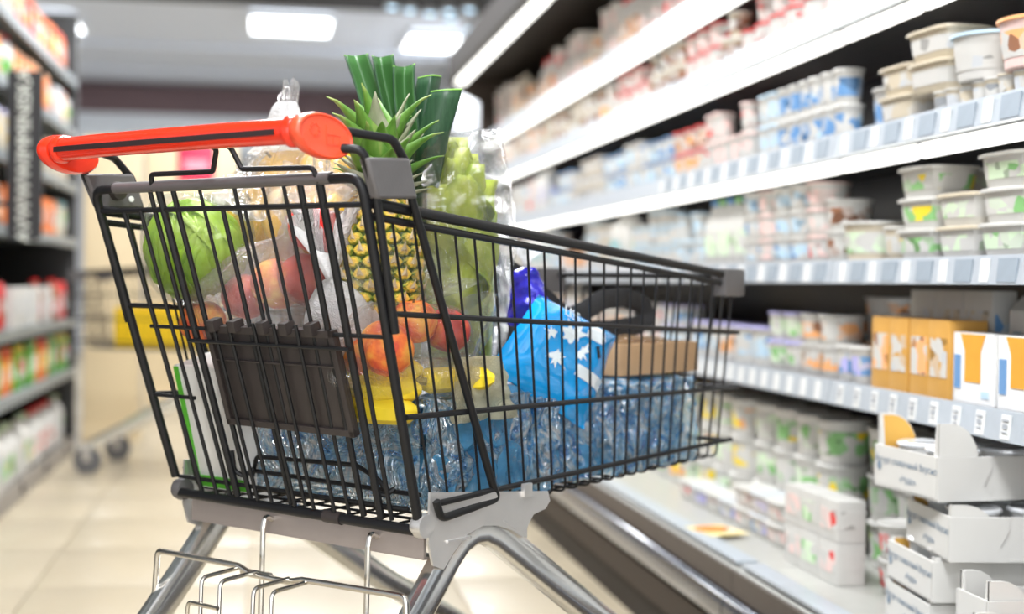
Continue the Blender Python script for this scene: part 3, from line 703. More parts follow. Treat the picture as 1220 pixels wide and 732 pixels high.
# knot ears
b = MB()
for (dx, w, hh, sd) in ((-.004, .058, .080, 1), (.036, .044, .050, 5)):
    def fn(u, v, dx=dx, w=w, hh=hh, sd=sd):
        a = 2*pi*u; r = w*(1.05-.80*v**.8)*(1+.12*sin(7*a))
        p = Vector((cos(a)*r*1.2+dx-v*dx*.6, sin(a)*r*.6, v*hh)); p += Vector((nz(p, 60, sd), nz(p, 60, sd+2), 0))*.006; return p
    b.grid(20, 12, fn, wrap=True)
o = b.build('bag_ears', M_bagw, None, at(-.128, .250, 1.092), -PSI, angle=180); tag(o, 'white knotted bag ends rising above the red handle', 'bag ends')
# peaches on the right of the gate corner
fruit('peach', 'peach', .205, .128, .800, .040, 'orange peach at the right gate corner above the bananas', 'peach', (.2, .9, .5))
fruit('peach', 'dark', .200, .262, .822, .034, 'small reddish peach in the clear bag below the pineapple', 'peach')
fruit('peach', 'peach', .195, .195, .835, .034, 'pale pink peach between two others below the pineapple', 'peach')
fruit('peach', 'peach', .145, .150, .79, .036, 'peach at the back of the clear bag by the gate corner', 'peach')
bag('produce_bag', at(.190, .190, .755), (.056, .115, .115), 'clear bag of peaches pressed against the right side wires', M_bag, neck=(-.02, .02), neck_z=.10, seed=12)
# bananas
M_ban = ramp_mat('banana_skin', [(.2, (.82, .55, .02)), (.6, (.97, .74, .03)), (.85, (.92, .76, .10))], scale=5, rough=.45)
def banana(x, y, z, rz, label, flip=1):
    n = 14; pts = []; rr = []
    for k in range(n):
        t = k/(n-1); a = (t-.5)*1.3
        pts.append((.14*sin(a)*.75, flip*(.14*(1-cos(a))), .0)); rr.append(.019*(.30+.7*min(1, 3.2*sin(pi*t)))*(.45 if k == 0 else 1))
    b = MB(); b.sweep(pts, rr, 7); o = b.build('banana', M_ban, None, at(x, y, z), rz-PSI); tag(o, label, 'banana', 'bananas in the clear bag')
    MB().sweep([pts[0], (pts[0][0]-.018, pts[0][1]+.008, .003)], [.006, .005], 6).build('stem', mat('banana_stem', (.30, .22, .05), .7), o)
banana(.16, .150, .768, radians(10), 'topmost banana at the right gate corner')
banana(.165, .145, .742, radians(4), 'lower banana behind the right gate post')
banana(.165, .140, .712, radians(2), 'lowest banana behind the right gate post, on the bottles')
banana(.205, .26, .752, radians(80), 'banana lying along the right side wires', -1)
bag('produce_bag', at(.175, .215, .722), (.075, .135, .075), 'clear bag of bananas on the water bottles', M_bag, neck=(.02, .10), neck_z=.05, seed=21, lump=.12)
b = MB()
def fn(u, v):
    p = Vector((.002*sin(9*u)+.012*nz((u*5, v*5, 2)), -.075+.15*u*(1-.35*v), .095*v)); return p
b.grid(22, 16, fn); b.grid(22, 16, lambda u, v: fn(u, v)+Vector((-.03*sin(pi*u)*sin(pi*v)-.002, 0, 0)))
pb = b.build('pasta_bag', film_mat('pale_yellow_bag', (.98, .95, .80), haze=.72, gloss=.3, gfac=.25, rough=.15, wr_scale=22, wr=.7, hazecol=(1, .95, .72)), None, at(.232, .315, .690), -PSI, angle=180)
pb.rotation_euler = (0, radians(3), -PSI); tag(pb, 'pale yellow plastic packet pressed on the side wires over the bottles', 'packet')

# --- lettuce in its bag
M_let = ramp_mat('lettuce_leaf', [(.25, (.18, .42, .012)), (.5, (.40, .64, .04)), (.75, (.66, .80, .22))], scale=14, rough=.4, bump=.4, translucent=.25)
let = empty('lettuce', at(-.185, .118, .858), -PSI); tag(let, 'round green lettuce in a clear bag behind the left gate wires', 'lettuce')
for k in range(14):
    az = k*2.4; el = -.9+1.9*((k*.618) % 1)
    def fn(u, v, k=k):
        a = (u-.5)*2.0; c = (v-.5)*2.3; e = max(abs(u-.5), abs(v-.5))*2
        r = .066+.004*(k % 5)/4+.007*e*e*sin(a*13+k)*1.0+.006*nz((u*7, v*7, k))+.004*e
        d = Vector((cos(c)*cos(a), cos(c)*sin(a), sin(c))); return Matrix.Rotation(az, 3, 'Z') @ (Matrix.Rotation(-el, 3, 'Y') @ (d*r))
    b = MB(); b.grid(16, 16, fn); solid(b.build('leaf', M_let, let, (0, 0, .078), angle=180), .0015)
b = MB(); b.lathe([(.01, -.055), (.04, -.045), (.055, -.015), (.057, .015), (.042, .042), (.015, .055)], 20); b.build('heart', M_let, let, (0, 0, .078))
bag('produce_bag', at(-.185, .122, .848), (.086, .082, .20), 'clear bag around the round green lettuce', M_bag, neck=(.10, .02), neck_z=.13, seed=31, lump=.05)

# --- pineapple
M_pine = ramp_mat('pineapple_eye', [(.25, (.10, .14, .02)), (.5, (.42, .33, .05)), (.75, (.80, .58, .09))], scale=60, rough=.55, bump=.5)
def radial_eye():
    nt = M_pine.node_tree; r = [n for n in nt.nodes if n.bl_idname == 'ShaderNodeValToRGB'][0]; tc = [n for n in nt.nodes if n.bl_idname == 'ShaderNodeTexCoord'][0]
    nn = [n for n in nt.nodes if n.bl_idname == 'ShaderNodeTexNoise'][0]; nn.inputs['Scale'].default_value = 7
    sp = nt.nodes.new('ShaderNodeVectorMath'); sp.operation = 'MULTIPLY'; sp.inputs[1].default_value = (1, 1, 0); nt.links.new(tc.outputs['Object'], sp.inputs[0])
    ln = nt.nodes.new('ShaderNodeVectorMath'); ln.operation = 'LENGTH'; nt.links.new(sp.outputs[0], ln.inputs[0])
    a = nt.nodes.new('ShaderNodeMath'); a.operation = 'MULTIPLY_ADD'; a.inputs[1].default_value = .45; nt.links.new(nn.outputs['Fac'], a.inputs[0]); nt.links.new(ln.outputs['Value'], a.inputs[2])
    nt.links.new(a.outputs[0], r.inputs[0]); el = r.color_ramp.elements
    for e, (p, c) in zip(el, ((.25, (.62, .40, .16)), (.50, (.80, .52, .06)), (.68, (.16, .24, .03)))): e.position = p; e.color = (*c, 1)
radial_eye()
M_pine2 = mat('pineapple_seam', (.07, .11, .02), .7)
M_brac = ramp_mat('pineapple_bract', [(.3, (.40, .30, .16)), (.7, (.72, .58, .38))], scale=50, rough=.7)
pa = empty('pineapple', at(.128, .200, .805), -PSI); tag(pa, 'ripe pineapple with spiky crown standing at the rear right of the trolley', 'pineapple')
pa.rotation_euler = (radians(-2), radians(-3), -PSI)
HB, RB = .205, .060
def prad(t): return RB*(max(0, sin(pi*(.07+.86*t))))**.42
b = MB(); b.lathe([(prad(j/12)*.95, HB*j/12) for j in range(13)], 24); b.build('body', M_pine2, pa)
def eye_mesh():
    b = MB(); ring = [(.5*cos(pi*k/3), .5*sin(pi*k/3)) for k in range(6)]
    vs = [(x*1.0, y, -.1) for x, y in ring]+[(x*.80, y*.80, .20) for x, y in ring]+[(x*.30, y*.30, .30) for x, y in ring]+[(0, .0, .26)]
    fs = [(k, (k+1) % 6, 6+(k+1) % 6, 6+k) for k in range(6)]+[(6+k, 6+(k+1) % 6, 12+(k+1) % 6, 12+k) for k in range(6)]+[(12+k, 12+(k+1) % 6, 18) for k in range(6)]
    b.add(vs, fs)
    b.cur = 1; b.add([(-.16, -.14, .27), (.16, -.14, .27), (0, .60, .62), (0, -.02, .46)], [(0, 1, 3), (0, 3, 2), (1, 2, 3)])
    return b.mesh('eye', [M_pine, M_brac], angle=25)
em = eye_mesh(); rows, per = 12, 12
for j in range(rows):
    t = (j+.5)/rows; r = prad(t); s = 2*pi*RB/per
    dr = (prad(min(1, t+.02))-prad(max(0, t-.02)))/(HB*.04)
    npr = per if r > RB*.75 else 9
    for k in range(npr):
        a = 2*pi*(k+(j % 2)*.5)/npr+.13*j*0
        nrm = Vector((cos(a), sin(a), -dr)).normalized(); up = (Vector((0, 0, 1))-nrm*nrm.z).normalized(); sx = up.cross(nrm)
        o = link('eye', em, pa, (0, 0, 0)); sc = s*1.06*(r/RB if npr == per else r/RB*per/9)
        M = Matrix((sx*sc, up*(HB/rows*1.22), nrm*s*.55)).transposed().to_4x4(); M.translation = Vector((cos(a)*r*.96, sin(a)*r*.96, t*HB)); o.matrix_local = M
M_crown = ramp_mat('crown_leaf', [(.30, (.07, .20, .02)), (.50, (.16, .34, .05)), (.64, (.40, .46, .14)), (.82, (.62, .55, .30))], scale=12, rough=.45, stretch=(3, 3, .6), translucent=.15)
M_crown2 = ramp_mat('crown_leaf_grey', [(.30, (.16, .18, .09)), (.60, (.42, .42, .30)), (.82, (.60, .50, .33))], scale=14, rough=.55, stretch=(3, 3, .6))
def crown_leaf(L, W, curl, seed):
    def fn(u, v):
        w = W*(1-v**1.7)*(.75+.5*sin(pi*min(1, v*1.2+.1)))/1.2+.0004
        a = curl*v*v*1.1+.12*v; x = (u-.5)*w; e = abs(u-.5)*2
        return Vector((x+.004*v*sin(seed+v*3), -L*(1-cos(a))*.9+(-L*v*.10)+.30*w*e*e, L*v*cos(a*.75)))
    return MB().grid(5, 10, fn)
lm = []
for k in range(6): lm.append(crown_leaf(.085+.011*k, .052+.003*k, .22+.13*(k % 3), k).mesh('crown_leaf', M_crown if k % 3 else M_crown2))
for j in range(58):
    t = j/57; lv = int(t*5.99); a = j*2.39996; tilt = radians(58-52*t)+random.uniform(-.08, .08)
    o = link('crown_leaf', lm[(j*5+lv) % 6 if t > .3 else (j*3) % 6], pa)
    sc = (.60+.62*t) if t < .7 else 1.03
    M = Matrix.Rotation(a, 4, 'Z') @ Matrix.Rotation(tilt, 4, 'X') @ Matrix.Scale(sc, 4)
    M.translation = Vector((sin(a)*.010, -cos(a)*.010, HB-.012+.055*t)); o.matrix_local = M; solid(o, .0016)
b = MB(); b.lathe([(.016, HB-.02), (.018, HB), (.012, HB+.05), (.004, HB+.08)], 12); b.build('crown_core', M_crown2, pa)

# --- leek: folded flat leaves, cut off square
def strip_mat(name, c1, c2, c3):
    m = bpy.data.materials.new(name); m.use_nodes = True; nt = m.node_tree; b = nt.nodes['Principled BSDF']; b.inputs['Roughness'].default_value = .42
    tc = nt.nodes.new('ShaderNodeTexCoord'); mp = nt.nodes.new('ShaderNodeMapping'); mp.inputs['Scale'].default_value = (320, 320, 4); nt.links.new(tc.outputs['Object'], mp.inputs[0])
    n = nt.nodes.new('ShaderNodeTexNoise'); n.inputs['Scale'].default_value = 1; n.inputs['Detail'].default_value = 2; nt.links.new(mp.outputs[0], n.inputs[0])
    r = nt.nodes.new('ShaderNodeValToRGB'); e = r.color_ramp.elements; e[0].position = .3; e[0].color = (*c1, 1); e[1].position = .7; e[1].color = (*c2, 1)
    nt.links.new(n.outputs[0], r.inputs[0]); nt.links.new(r.outputs[0], b.inputs['Base Color'])
    t = nt.nodes.new('ShaderNodeBsdfTranslucent'); t.inputs[0].default_value = (*c3, 1); ms = nt.nodes.new('ShaderNodeMixShader'); ms.inputs[0].default_value = .15
    nt.links.new(b.outputs[0], ms.inputs[1]); nt.links.new(t.outputs[0], ms.inputs[2]); nt.links.new(ms.outputs[0], nt.nodes['Material Output'].inputs[0])
    return m
M_leek = strip_mat('leek_leaf', (.018, .062, .028), (.038, .11, .045), (.05, .20, .02))
M_leekin = mat('leek_inner_green', (.045, .14, .035), .4, 0, .1); M_leekedge = mat('leek_cut_edge', (.28, .58, .10), .4, 0, .1)
M_leekw = ramp_mat('leek_shaft', [(.3, (.60, .70, .35)), (.7, (.80, .82, .65))], scale=6, rough=.4, stretch=(8, 8, .5))
lk = empty('leek', at(.085, .305, .740), -PSI); tag(lk, 'dark green leek with folded cut leaf tops behind the pineapple', 'leek')
b = MB(); b.sweep([(.0, .0, .0), (0, 0, .22)], .020, 16); b.build('shaft', M_leekw, lk)
B0 = Vector((.005, .0, .20))
def leek_leaf(top, W, foldang, axis_x, bow=.02, seed=0):
    """V-folded strap from B0 to top (leek space); axis_x = width direction"""
    T = Vector(top); ax = Vector(axis_x).normalized(); d = (T-B0); dn = d.normalized(); ax = (ax-dn*ax.dot(dn)).normalized(); nr = dn.cross(ax)
    def fn(u, v):
        w = W*(.50+.50*min(1, v*1.6)); s = (u-.5)*w; e = abs(u-.5)*2
        rr = w*foldang*.8
        q = B0+d*v+nr*(bow*sin(pi*v)*1.0)+ax*s*(1-.30*abs(foldang))+nr*(rr*(e**1.5))+ax*.0025*sin(9*v+seed)
        q.z = q.z*(1-v*v)+((B0+d*v).z+.004*(u-.5))*v*v; return q
    o = MB().grid(13, 18, fn).build('leaf', [M_leek], lk, angle=180); solid(o, .0022)
    o2 = MB().grid(13, 10, lambda u, v: fn(.06+.88*u, .55+.452*v)+nr*(.0028 if foldang > 0 else -.0028)).build('inner_leaf', M_leekin, o, angle=180); solid(o2, .0012)
    MB().sweep([fn(i/12, 1.0) for i in range(13)], .0015, 6).build('cut_edge', M_leekedge, o)
    return o
XR = (.95, .25, 0)
# tops in cart axes relative to the leek base
def lt(x, y, z): return (x-.085, y-.305, z-.752)
leek_leaf(lt(-.045, .318, 1.256), .046, -.62, (.65, .76, 0), .012, 1)
leek_leaf(lt(.006, .322, 1.250), .044, -.85, (.60, .80, 0), .010, 2)
leek_leaf(lt(.054, .325, 1.232), .042, -.80, (.75, .65, 0), .008, 3)
leek_leaf(lt(.098, .335, 1.218), .044, .60, (.65, .76, -.3), .006, 4)
leek_leaf(lt(.155, .300, 1.188), .050, .22, (.72, .60, -.40), -.006, 5)

# --- romaine in a clear sleeve
M_rom = ramp_mat('romaine_leaf', [(.25, (.28, .44, .02)), (.5, (.56, .64, .08)), (.75, (.82, .82, .32))], scale=16, rough=.4, bump=.5, translucent=.25)
M_rib = mat('romaine_pale_rib', (.66, .76, .34), .4, 0, .08)
ro = empty('romaine_lettuce', at(.105, .400, .745), -PSI); tag(ro, 'tall romaine lettuce in a clear sleeve right of the leek', 'lettuce')
ro.rotation_euler = (radians(6), radians(4), -PSI)
for k in range(15):
    a = k*2.39996; ring = k/14; L = .30+.07*ring; W = .075+.03*(1-ring)
    b = grid_leaf(L, W, -.10-.25*(1-ring)*.0+.12, (.30), .42, k, 13, 26, tipw=.55, basew=.42)
    o = b.build('leaf', M_rom, ro, angle=180); r0 = .012+.034*(1-ring)
    M = Matrix.Rotation(a, 4, 'Z') @ Matrix.Translation((0, -r0, 0)) @ Matrix.Rotation(radians(1+3*(1-ring)), 4, 'X') @ Matrix.Scale(1, 4)
    o.matrix_local = M; solid(o, .0018)
    rb = MB(); rb.sweep([(0, .002, .0), (0, .003+.0, L*.4), (0, .006, L*.8)], [.010, .007, .002], 6); rb.build('rib', M_rib, o)
def sleeve(u, v):
    a = 2*pi*u; r = .060+.026*min(1, v*1.7)-.026*max(0, v-.72)/.28
    pl = 1+.04*sin(9*a+4*v)+.05*nz((cos(a)*2, sin(a)*2, v*6))
    p = Vector((cos(a)*r*pl*.86, sin(a)*r*pl*1.12, -.005+.385*v)); p += Vector((nz(p, 30, 2), nz(p, 30, 6), nz(p, 30, 8)))*.007; return p
b = MB(); b.grid(44, 34, sleeve, wrap=True)
o = b.build('plastic_sleeve', film_mat('clear_sleeve_film', (1, 1, 1), haze=.07, gloss=.30, rough=.06, wr_scale=34, wr=1.0, gfac=.6, hazecol=(.95, 1, .92)), None, at(.108, .404, .745), (radians(6), radians(4), -PSI), angle=180); tag(o, 'clear crinkled sleeve around the tall romaine lettuce', 'plastic sleeve')

# --- blue twisted bag
M_foil = mat('violet_blue_foil', (.035, .03, .50), .18, .25, .25, scale=20, bump=.6, bscale=30, coat=.5)
b = MB()
def fb(u, v):
    a = 2*pi*u; z = .098*v; r = .034*(sin(pi*min(1, .18+.80*v)))**.5
    p = Vector((cos(a)*r*1.15, sin(a)*r*.8, z)); p += Vector((nz(p, 50, 2), nz(p, 50, 6), 0))*.012; return p
b.grid(30, 20, fb, wrap=True)
bb = b.build('foil_bag', M_foil, None, at(.105, .575, .820), -PSI, angle=60); tag(bb, 'violet blue foil bag with clear twisted top behind the side wires', 'packet')
b = MB()
def ft(u, v):
    a = 2*pi*u; r = .015-.009*sin(pi*min(1, v*1.3))+.016*max(0, v-.6); p = Vector((cos(a)*r*(1+.3*sin(5*a)), sin(a)*r*(1+.3*sin(5*a)), .085+.050*v)); p += Vector((nz(p, 70, 2), nz(p, 70, 4), 0))*.006; return p
b.grid(30, 14, ft, wrap=True); b.build('twisted_top', M_bagw, bb, angle=180)

# --- bright blue packet leaning on the bottles
M_blue = mat('bright_blue_pack', (.005, .33, .78), .22, 0, .06, bump=.15, bscale=25, coat=.6)
cor = [Vector(q) for q in ((.205, .372, .765), (.212, .585, .668), (.178, .712, .800), (.160, .540, .862))]   # left, bottom, right, top
O = sum(cor, Vector())/4; cor = [O+(q-O)*1.13 for q in cor]; ex = (cor[1]-cor[0]+cor[2]-cor[3])/2; ey = (cor[3]-cor[0]+cor[2]-cor[1])/2; ez = ex.cross(ey).normalized()
def pk(u, v, s):
    p = cor[0]*(1-u)*(1-v)+cor[1]*u*(1-v)+cor[2]*u*v+cor[3]*(1-u)*v
    th = .020*(min(1, 5*min(u, 1-u)))**.5*(min(1, 5*min(v, 1-v)))**.5
    return p+ez*(s*th+.003*nz((u*6, v*6, s+3)))-O
b = MB(); b.grid(20, 20, lambda u, v: pk(u, v, 1)); b.grid(20, 20, lambda u, v: pk(u, v, -1))
bp = b.build('blue_packet', M_blue, None, CW(O.x, O.y, O.z), -PSI, angle=60); tag(bp, 'bright blue foil packet with white print leaning on the water bottles', 'packet')
sgn = 1 if ez.x > 0 else -1
def patch(u0, u1, v0, v1, name, m):
    MB().grid(8, 8, lambda u, v: pk(u0+(u1-u0)*u, v0+(v1-v0)*v, sgn)+ez*sgn*.0012).build(name, m, bp, angle=180)
M_prt = mat('white_print', (.82, .90, .94), .3, coat=.5)
patch(.62, .96, .34, .46, 'white_panel', M_prt); patch(.58, .80, .76, .94, 'white_panel', M_prt)
MB().sweep([pk(.80, .62, sgn)+ez*sgn*.002, pk(.74, .72, sgn)+ez*sgn*.002], .003, 6).build('dark_mark', M_black, bp)
def star(u, v, r, k):
    b = MB(); rs = [r*random.uniform(.35, 1.1) if i % 2 else r*random.uniform(.2, .6) for i in range(2*k)]; pts = [(cos(2*pi*i/(2*k))*rs[i]*.7, sin(2*pi*i/(2*k))*rs[i]) for i in range(2*k)]
    c = pk(u, v, sgn)+ez*sgn*.0012; X1 = ex.normalized(); Y1 = ey.normalized()
    b.add([c]+[pk(u+a/.20, v+d/.20, sgn)+ez*sgn*.0014 for a, d in pts], [(0, 1+i, 1+(i+1) % (2*k)) for i in range(2*k)]); b.build('white_splash', M_prt, bp, smooth=False)
star(.45, .70, .046, 9); star(.40, .40, .040, 8); star(.24, .60, .024, 7); star(.62, .58, .026, 7)
tm = text_mesh('lettering', 'LISS', .026, M_prt, .0002); t = link('lettering', tm, bp)
c = pk(.36, .90, sgn)+ez*sgn*.003; X1 = ex.normalized(); Z1 = ez*sgn; Y1 = Z1.cross(X1); X1, Y1 = X1, Y1
M = Matrix((X1, Y1, Z1)).transposed().to_4x4(); M.translation = c; t.matrix_local = M

# --- cardboard tray wrapped in film
tr = MB(); W, D, H = .17, .26, .055
for (c, d) in (((0, 0, .0025), (W, D, .005)), ((W/2, 0, H/2), (.005, D, H)), ((-W/2, 0, H/2), (.005, D, H)), ((0, D/2, H/2), (W, .005, H)), ((0, -D/2, H/2), (W, .005, H))): tr.box(c, d, .001)
ty = tr.build('cardboard_tray', mat('kraft_board', (.52, .33, .18), .7, 0, .08), None, at(.075, .905, .731), -PSI); tag(ty, 'brown cardboard tray wrapped in clear film at the front of the trolley', 'tray')
ty.rotation_euler = (0, 0, -PSI)
b = MB(); b.grid(24, 24, lambda u, v: Vector(((u-.5)*W, (v-.5)*D, H+.010*sin(pi*u)*sin(pi*v)+.006*nz((u*9, v*9, 1)))))
b.build('film_cover', film_mat('tray_film', (.97, .93, .86), haze=.30, gloss=.5, rough=.08, wr_scale=30, wr=1.0, hazecol=(.80, .60, .40)), ty, angle=180)
for k in range(6): MB().lathe([(.01, 0), (.022, .008), (.024, .03), (.016, .046), (.004, .050)], 16, c=(-.045+.09*(k % 2), -.08+.08*(k//2), .006)).build('content', mat('tan_roll', (.62, .40, .20), .6), ty)

# --- black bag with strap loop
M_cloth = mat('black_nylon', (.018, .018, .020), .55, 0, .1, bump=.2, bscale=200)
b = MB()
def kb(u, v):
    a = 2*pi*u; sq = (abs(cos(a))**3+abs(sin(a))**3)**(-1/3)
    k = 1-.30*v; p = Vector((cos(a)*.075*sq*k, sin(a)*.10*sq*k, .16*v-.018*sin(2*a)*v)); p += Vector((nz(p, 20, 3), nz(p, 20, 5), nz(p, 20, 6)))*.014; return p
b.grid(32, 14, kb, wrap=True)
kbg = b.build('black_bag', M_cloth, None, at(-.09, .70, .728), -PSI); tag(kbg, 'black fabric bag with strap loop at the front of the trolley', 'bag')
b = MB(); b.sweep([(.0, .02, .13), (.05, .12, .10), (.09, .17, .075), (.10, .20, .10), (.10, .25, .125), (.105, .285, .105), (.11, .26, .070), (.11, .20, .062), (.10, .14, .070)], .0022, 8, fil=.03, ref=(.9, .1, .1), rb=.0022)
b = MB(); lp = [(.10, .06, .085), (.13, .12, .11), (.14, .18, .135), (.14, .25, .140), (.14, .315, .125), (.14, .330, .10), (.14, .30, .086), (.13, .22, .078), (.12, .12, .078)]
b.sweep(lp, .019, 12, fil=.03, ref=(.76, -.65, 0), rb=.003); b.build('strap', M_cloth, kbg)
b = MB(); b.sweep([(.11, -.165, .222), (.13, -.06, .165), (.135, .05, .105), (.13, .104, .078)], .024, 12, fil=.02, ref=(.76, -.65, 0), rb=.004); b.build('strap', M_cloth, kbg)

# ================================================================== GOODS ON THE SHELVES
C = {'white': (.58, .57, .54), 'cream': (.57, .50, .38), 'blue': (.14, .30, .55), 'paleblue': (.48, .64, .76), 'green': (.25, .52, .20), 'palegreen': (.62, .76, .54),
     'orange': (.85, .42, .18), 'red': (.72, .04, .04), 'yellow': (.88, .66, .04), 'pink': (.80, .58, .54), 'brown': (.30, .14, .08), 'lilac': (.48, .46, .78), 'grey': (.52, .54, .56),
     'kraft': (.60, .32, .07), 'teal': (.05, .38, .45), 'black': (.03, .03, .03), 'clear': (.70, .73, .74), 'vorange': (.85, .20, .02), 'vred': (.62, .015, .015), 'vgreen': (.10, .40, .03), 'vyellow': (.85, .55, .02)}
def prm(c):
    nm = 'print_'+c
    if nm in MATS: return MATS[nm]
    k = C[c]; m = mat(nm, k, .4, 0, .05); nt = m.node_tree; b = nt.nodes['Principled BSDF']
    tc = nt.nodes.new('ShaderNodeTexCoord'); oi = nt.nodes.new('ShaderNodeObjectInfo'); ad = nt.nodes.new('ShaderNodeVectorMath'); ad.operation = 'ADD'
    sc = nt.nodes.new('ShaderNodeVectorMath'); sc.operation = 'SCALE'; sc.inputs['Scale'].default_value = 3.0; nt.links.new(oi.outputs['Location'], sc.inputs[0])
    nt.links.new(tc.outputs['Object'], ad.inputs[0]); nt.links.new(sc.outputs[0], ad.inputs[1])
    v = nt.nodes.new('ShaderNodeTexVoronoi'); v.inputs['Scale'].default_value = 42; nt.links.new(ad.outputs[0], v.inputs['Vector'])
    sx = nt.nodes.new('ShaderNodeSeparateColor'); nt.links.new(v.outputs['Color'], sx.inputs[0])
    r = nt.nodes.new('ShaderNodeValToRGB'); r.color_ramp.interpolation = 'CONSTANT'; nt.links.new(sx.outputs[0], r.inputs[0]); el = r.color_ramp.elements
    while len(el) < 5: el.new(.5)
    acc = {'green': 'yellow', 'palegreen': 'green', 'orange': 'brown', 'paleblue': 'blue', 'blue': 'paleblue', 'pink': 'red', 'lilac': 'blue', 'yellow': 'orange'}.get(c, 'grey')
    for e, (p, cc) in zip(el, ((0, C['white']), (.42, k), (.72, tuple(.5*(a+b_) for a, b_ in zip(k, C['white']))), (.86, C[acc]), (.94, tuple(.55*a for a in k)))): e.position = p; e.color = (*cc, 1)
    nt.links.new(r.outputs[0], b.inputs['Base Color']); return m
def pm(c): return mat('pack_'+c, C[c], .38, 0, .07, scale=18)
PC = {}
def proto(kind, var):
    """(body mesh, [(part name, mesh)], height, half width along y, half depth along x)"""
    key = (kind, var)
    if key in PC: return PC[key]
    bc, lc, pc = var; parts = []
    if kind in ('tub', 'bigtub', 'cup', 'minicup', 'bucket', 'flattub'):
        r, h, tp = {'tub': (.05, .07, .86), 'bigtub': (.075, .085, .85), 'cup': (.033, .078, .78), 'minicup': (.022, .042, .8), 'bucket': (.062, .10, .88), 'flattub': (.055, .045, .9)}[kind]
        b = MB().lathe([(r*tp*.94, 0), (r*tp, .003), (r*.985, h*.93), (r, h*.94)], 24).mesh(kind, pm(bc))
        l = MB().lathe([(r*1.0, h*.925), (r*1.06, h*.93), (r*1.06, h*.985), (r*1.03, h), (r*.9, h*.992), (r*.88, h*.985)], 24).mesh('lid', pm(lc)); parts.append(('lid', l))
        f = lambda t: r*(tp+(1-tp)*t)*1.012
        parts.append(('label', MB().lathe([(f(.22), h*.22), (f(.74), h*.74)], 24, cap0=False, cap1=False).mesh('label', prm(pc))))
        res = (b, parts, h, r*1.06, r*1.06)
    elif kind in ('rtub', 'bigrtub'):
        wy, wx, h = {'rtub': (.056, .042, .052), 'bigrtub': (.075, .055, .06)}[kind]
        b = MB().lathe([(.80, 0), (.84, .003), (.96, h*.9)], 28, sx=wx, sy=wy, sq=5).mesh(kind, pm(bc))
        parts.append(('lid', MB().lathe([(.97, h*.88), (1.06, h*.89), (1.06, h*.97), (1.0, h), (.9, h*.985)], 28, sx=wx, sy=wy, sq=5).mesh('lid', pm(lc))))
        parts.append(('label', MB().lathe([(.885, h*.25), (.945, h*.72)], 28, sx=wx, sy=wy, sq=5, cap0=False, cap1=False).mesh('label', prm(pc))))
        res = (b, parts, h, wy*1.06, wx*1.06)
    elif kind in ('carton', 'tallbox', 'smallbox', 'kraftbox'):
        wx, wy, h = {'carton': (.07, .07, .17), 'tallbox': (.05, .11, .16), 'smallbox': (.06, .09, .085), 'kraftbox': (.075, .082, .145)}[kind]
        b = MB().box((0, 0, h/2), (wx, wy, h), .002)
        if kind == 'carton': b.prism([(-wx/2, h), (wx/2, h), (.004, h+.03), (-.004, h+.03)], wy*.98, lambda a, z, c: Vector((a, c, z))); b.box((0, 0, h+.036), (.004, wy*.98, .014))
        b = b.mesh(kind, pm(bc), angle=30)
        parts.append(('label', MB().box((-wx/2-.0006, 0, h*.52), (.0012, wy*.78, h*.50)).mesh('label', prm(pc), smooth=False)))
        parts.append(('front_label', MB().box((0, -wy/2-.0006, h*.55), (wx*.74, .0012, h*.42)).mesh('front_label', prm(lc), smooth=False)))
        res = (b, parts, h+(.043 if kind == 'carton' else 0), wy/2, wx/2)
    elif kind in ('bottle', 'jug'):
        r, h = {'bottle': (.032, .19), 'jug': (.048, .22)}[kind]
        b = MB().lathe([(r*.9, 0), (r, .004), (r, h*.62), (r*.8, h*.74), (r*.38, h*.88), (r*.36, h*.95)], 20).mesh(kind, pm(bc))
        parts.append(('cap', MB().lathe([(r*.44, h*.92), (r*.46, h*.93), (r*.46, h), (r*.38, h*1.005)], 16).mesh('cap', pm(lc))))
        parts.append(('label', MB().lathe([(r*1.012, h*.16), (r*1.012, h*.52)], 20, cap0=False, cap1=False).mesh('label', prm(pc))))
        res = (b, parts, h, r, r)
    else:                                                   # pouch
        w, h = .13, .18
        def fn(u, v, s): return Vector((s*.024*(sin(pi*u)**.6)*(sin(pi*min(1, v*.86+.10))**.6)+.002*nz((u*5, v*5, s)), (u-.5)*w*(1-.10*sin(pi*v)), v*h))
        b = MB(); b.grid(14, 14, lambda u, v: fn(u, v, 1)); b.grid(14, 14, lambda u, v: fn(u, v, -1)); b = b.mesh(kind, pm(bc), angle=60)
        parts.append(('label', MB().grid(8, 8, lambda u, v: fn(.18+.64*u, .25+.45*v, 1)+Vector((.0012, 0, 0))).mesh('label', prm(pc))))
        parts.append(('top_band', MB().grid(8, 4, lambda u, v: fn(.05+.9*u, .84+.13*v, 1)+Vector((.0012, 0, 0))).mesh('top_band', pm(lc))))
        res = (b, parts, h, w/2, .026)
    PC[key] = res; return res
KN = {'tub': ('round tub', 'tub'), 'bigtub': ('large round tub', 'tub'), 'cup': ('yoghurt cup', 'cup'), 'minicup': ('tiny dessert cup', 'cup'), 'bucket': ('plastic pail', 'pail'), 'flattub': ('flat round tub', 'tub'),
      'rtub': ('rectangular tub', 'tub'), 'bigrtub': ('large rectangular tub', 'tub'), 'carton': ('gable carton', 'carton'), 'tallbox': ('tall packet', 'packet'), 'smallbox': ('small box', 'box'), 'kraftbox': ('kraft box', 'box'),
      'bottle': ('bottle', 'bottle'), 'jug': ('large bottle', 'bottle'), 'pouch': ('pouch', 'pouch')}
def put(kind, var, loc, rz, label, group):
    b, parts, h, _, _ = proto(kind, var)
    o = link(KN[kind][0].replace(' ', '_'), b, None, loc, rz); tag(o, label, KN[kind][1], group)
    for nm, me in parts: link(nm, me, o)
    return o
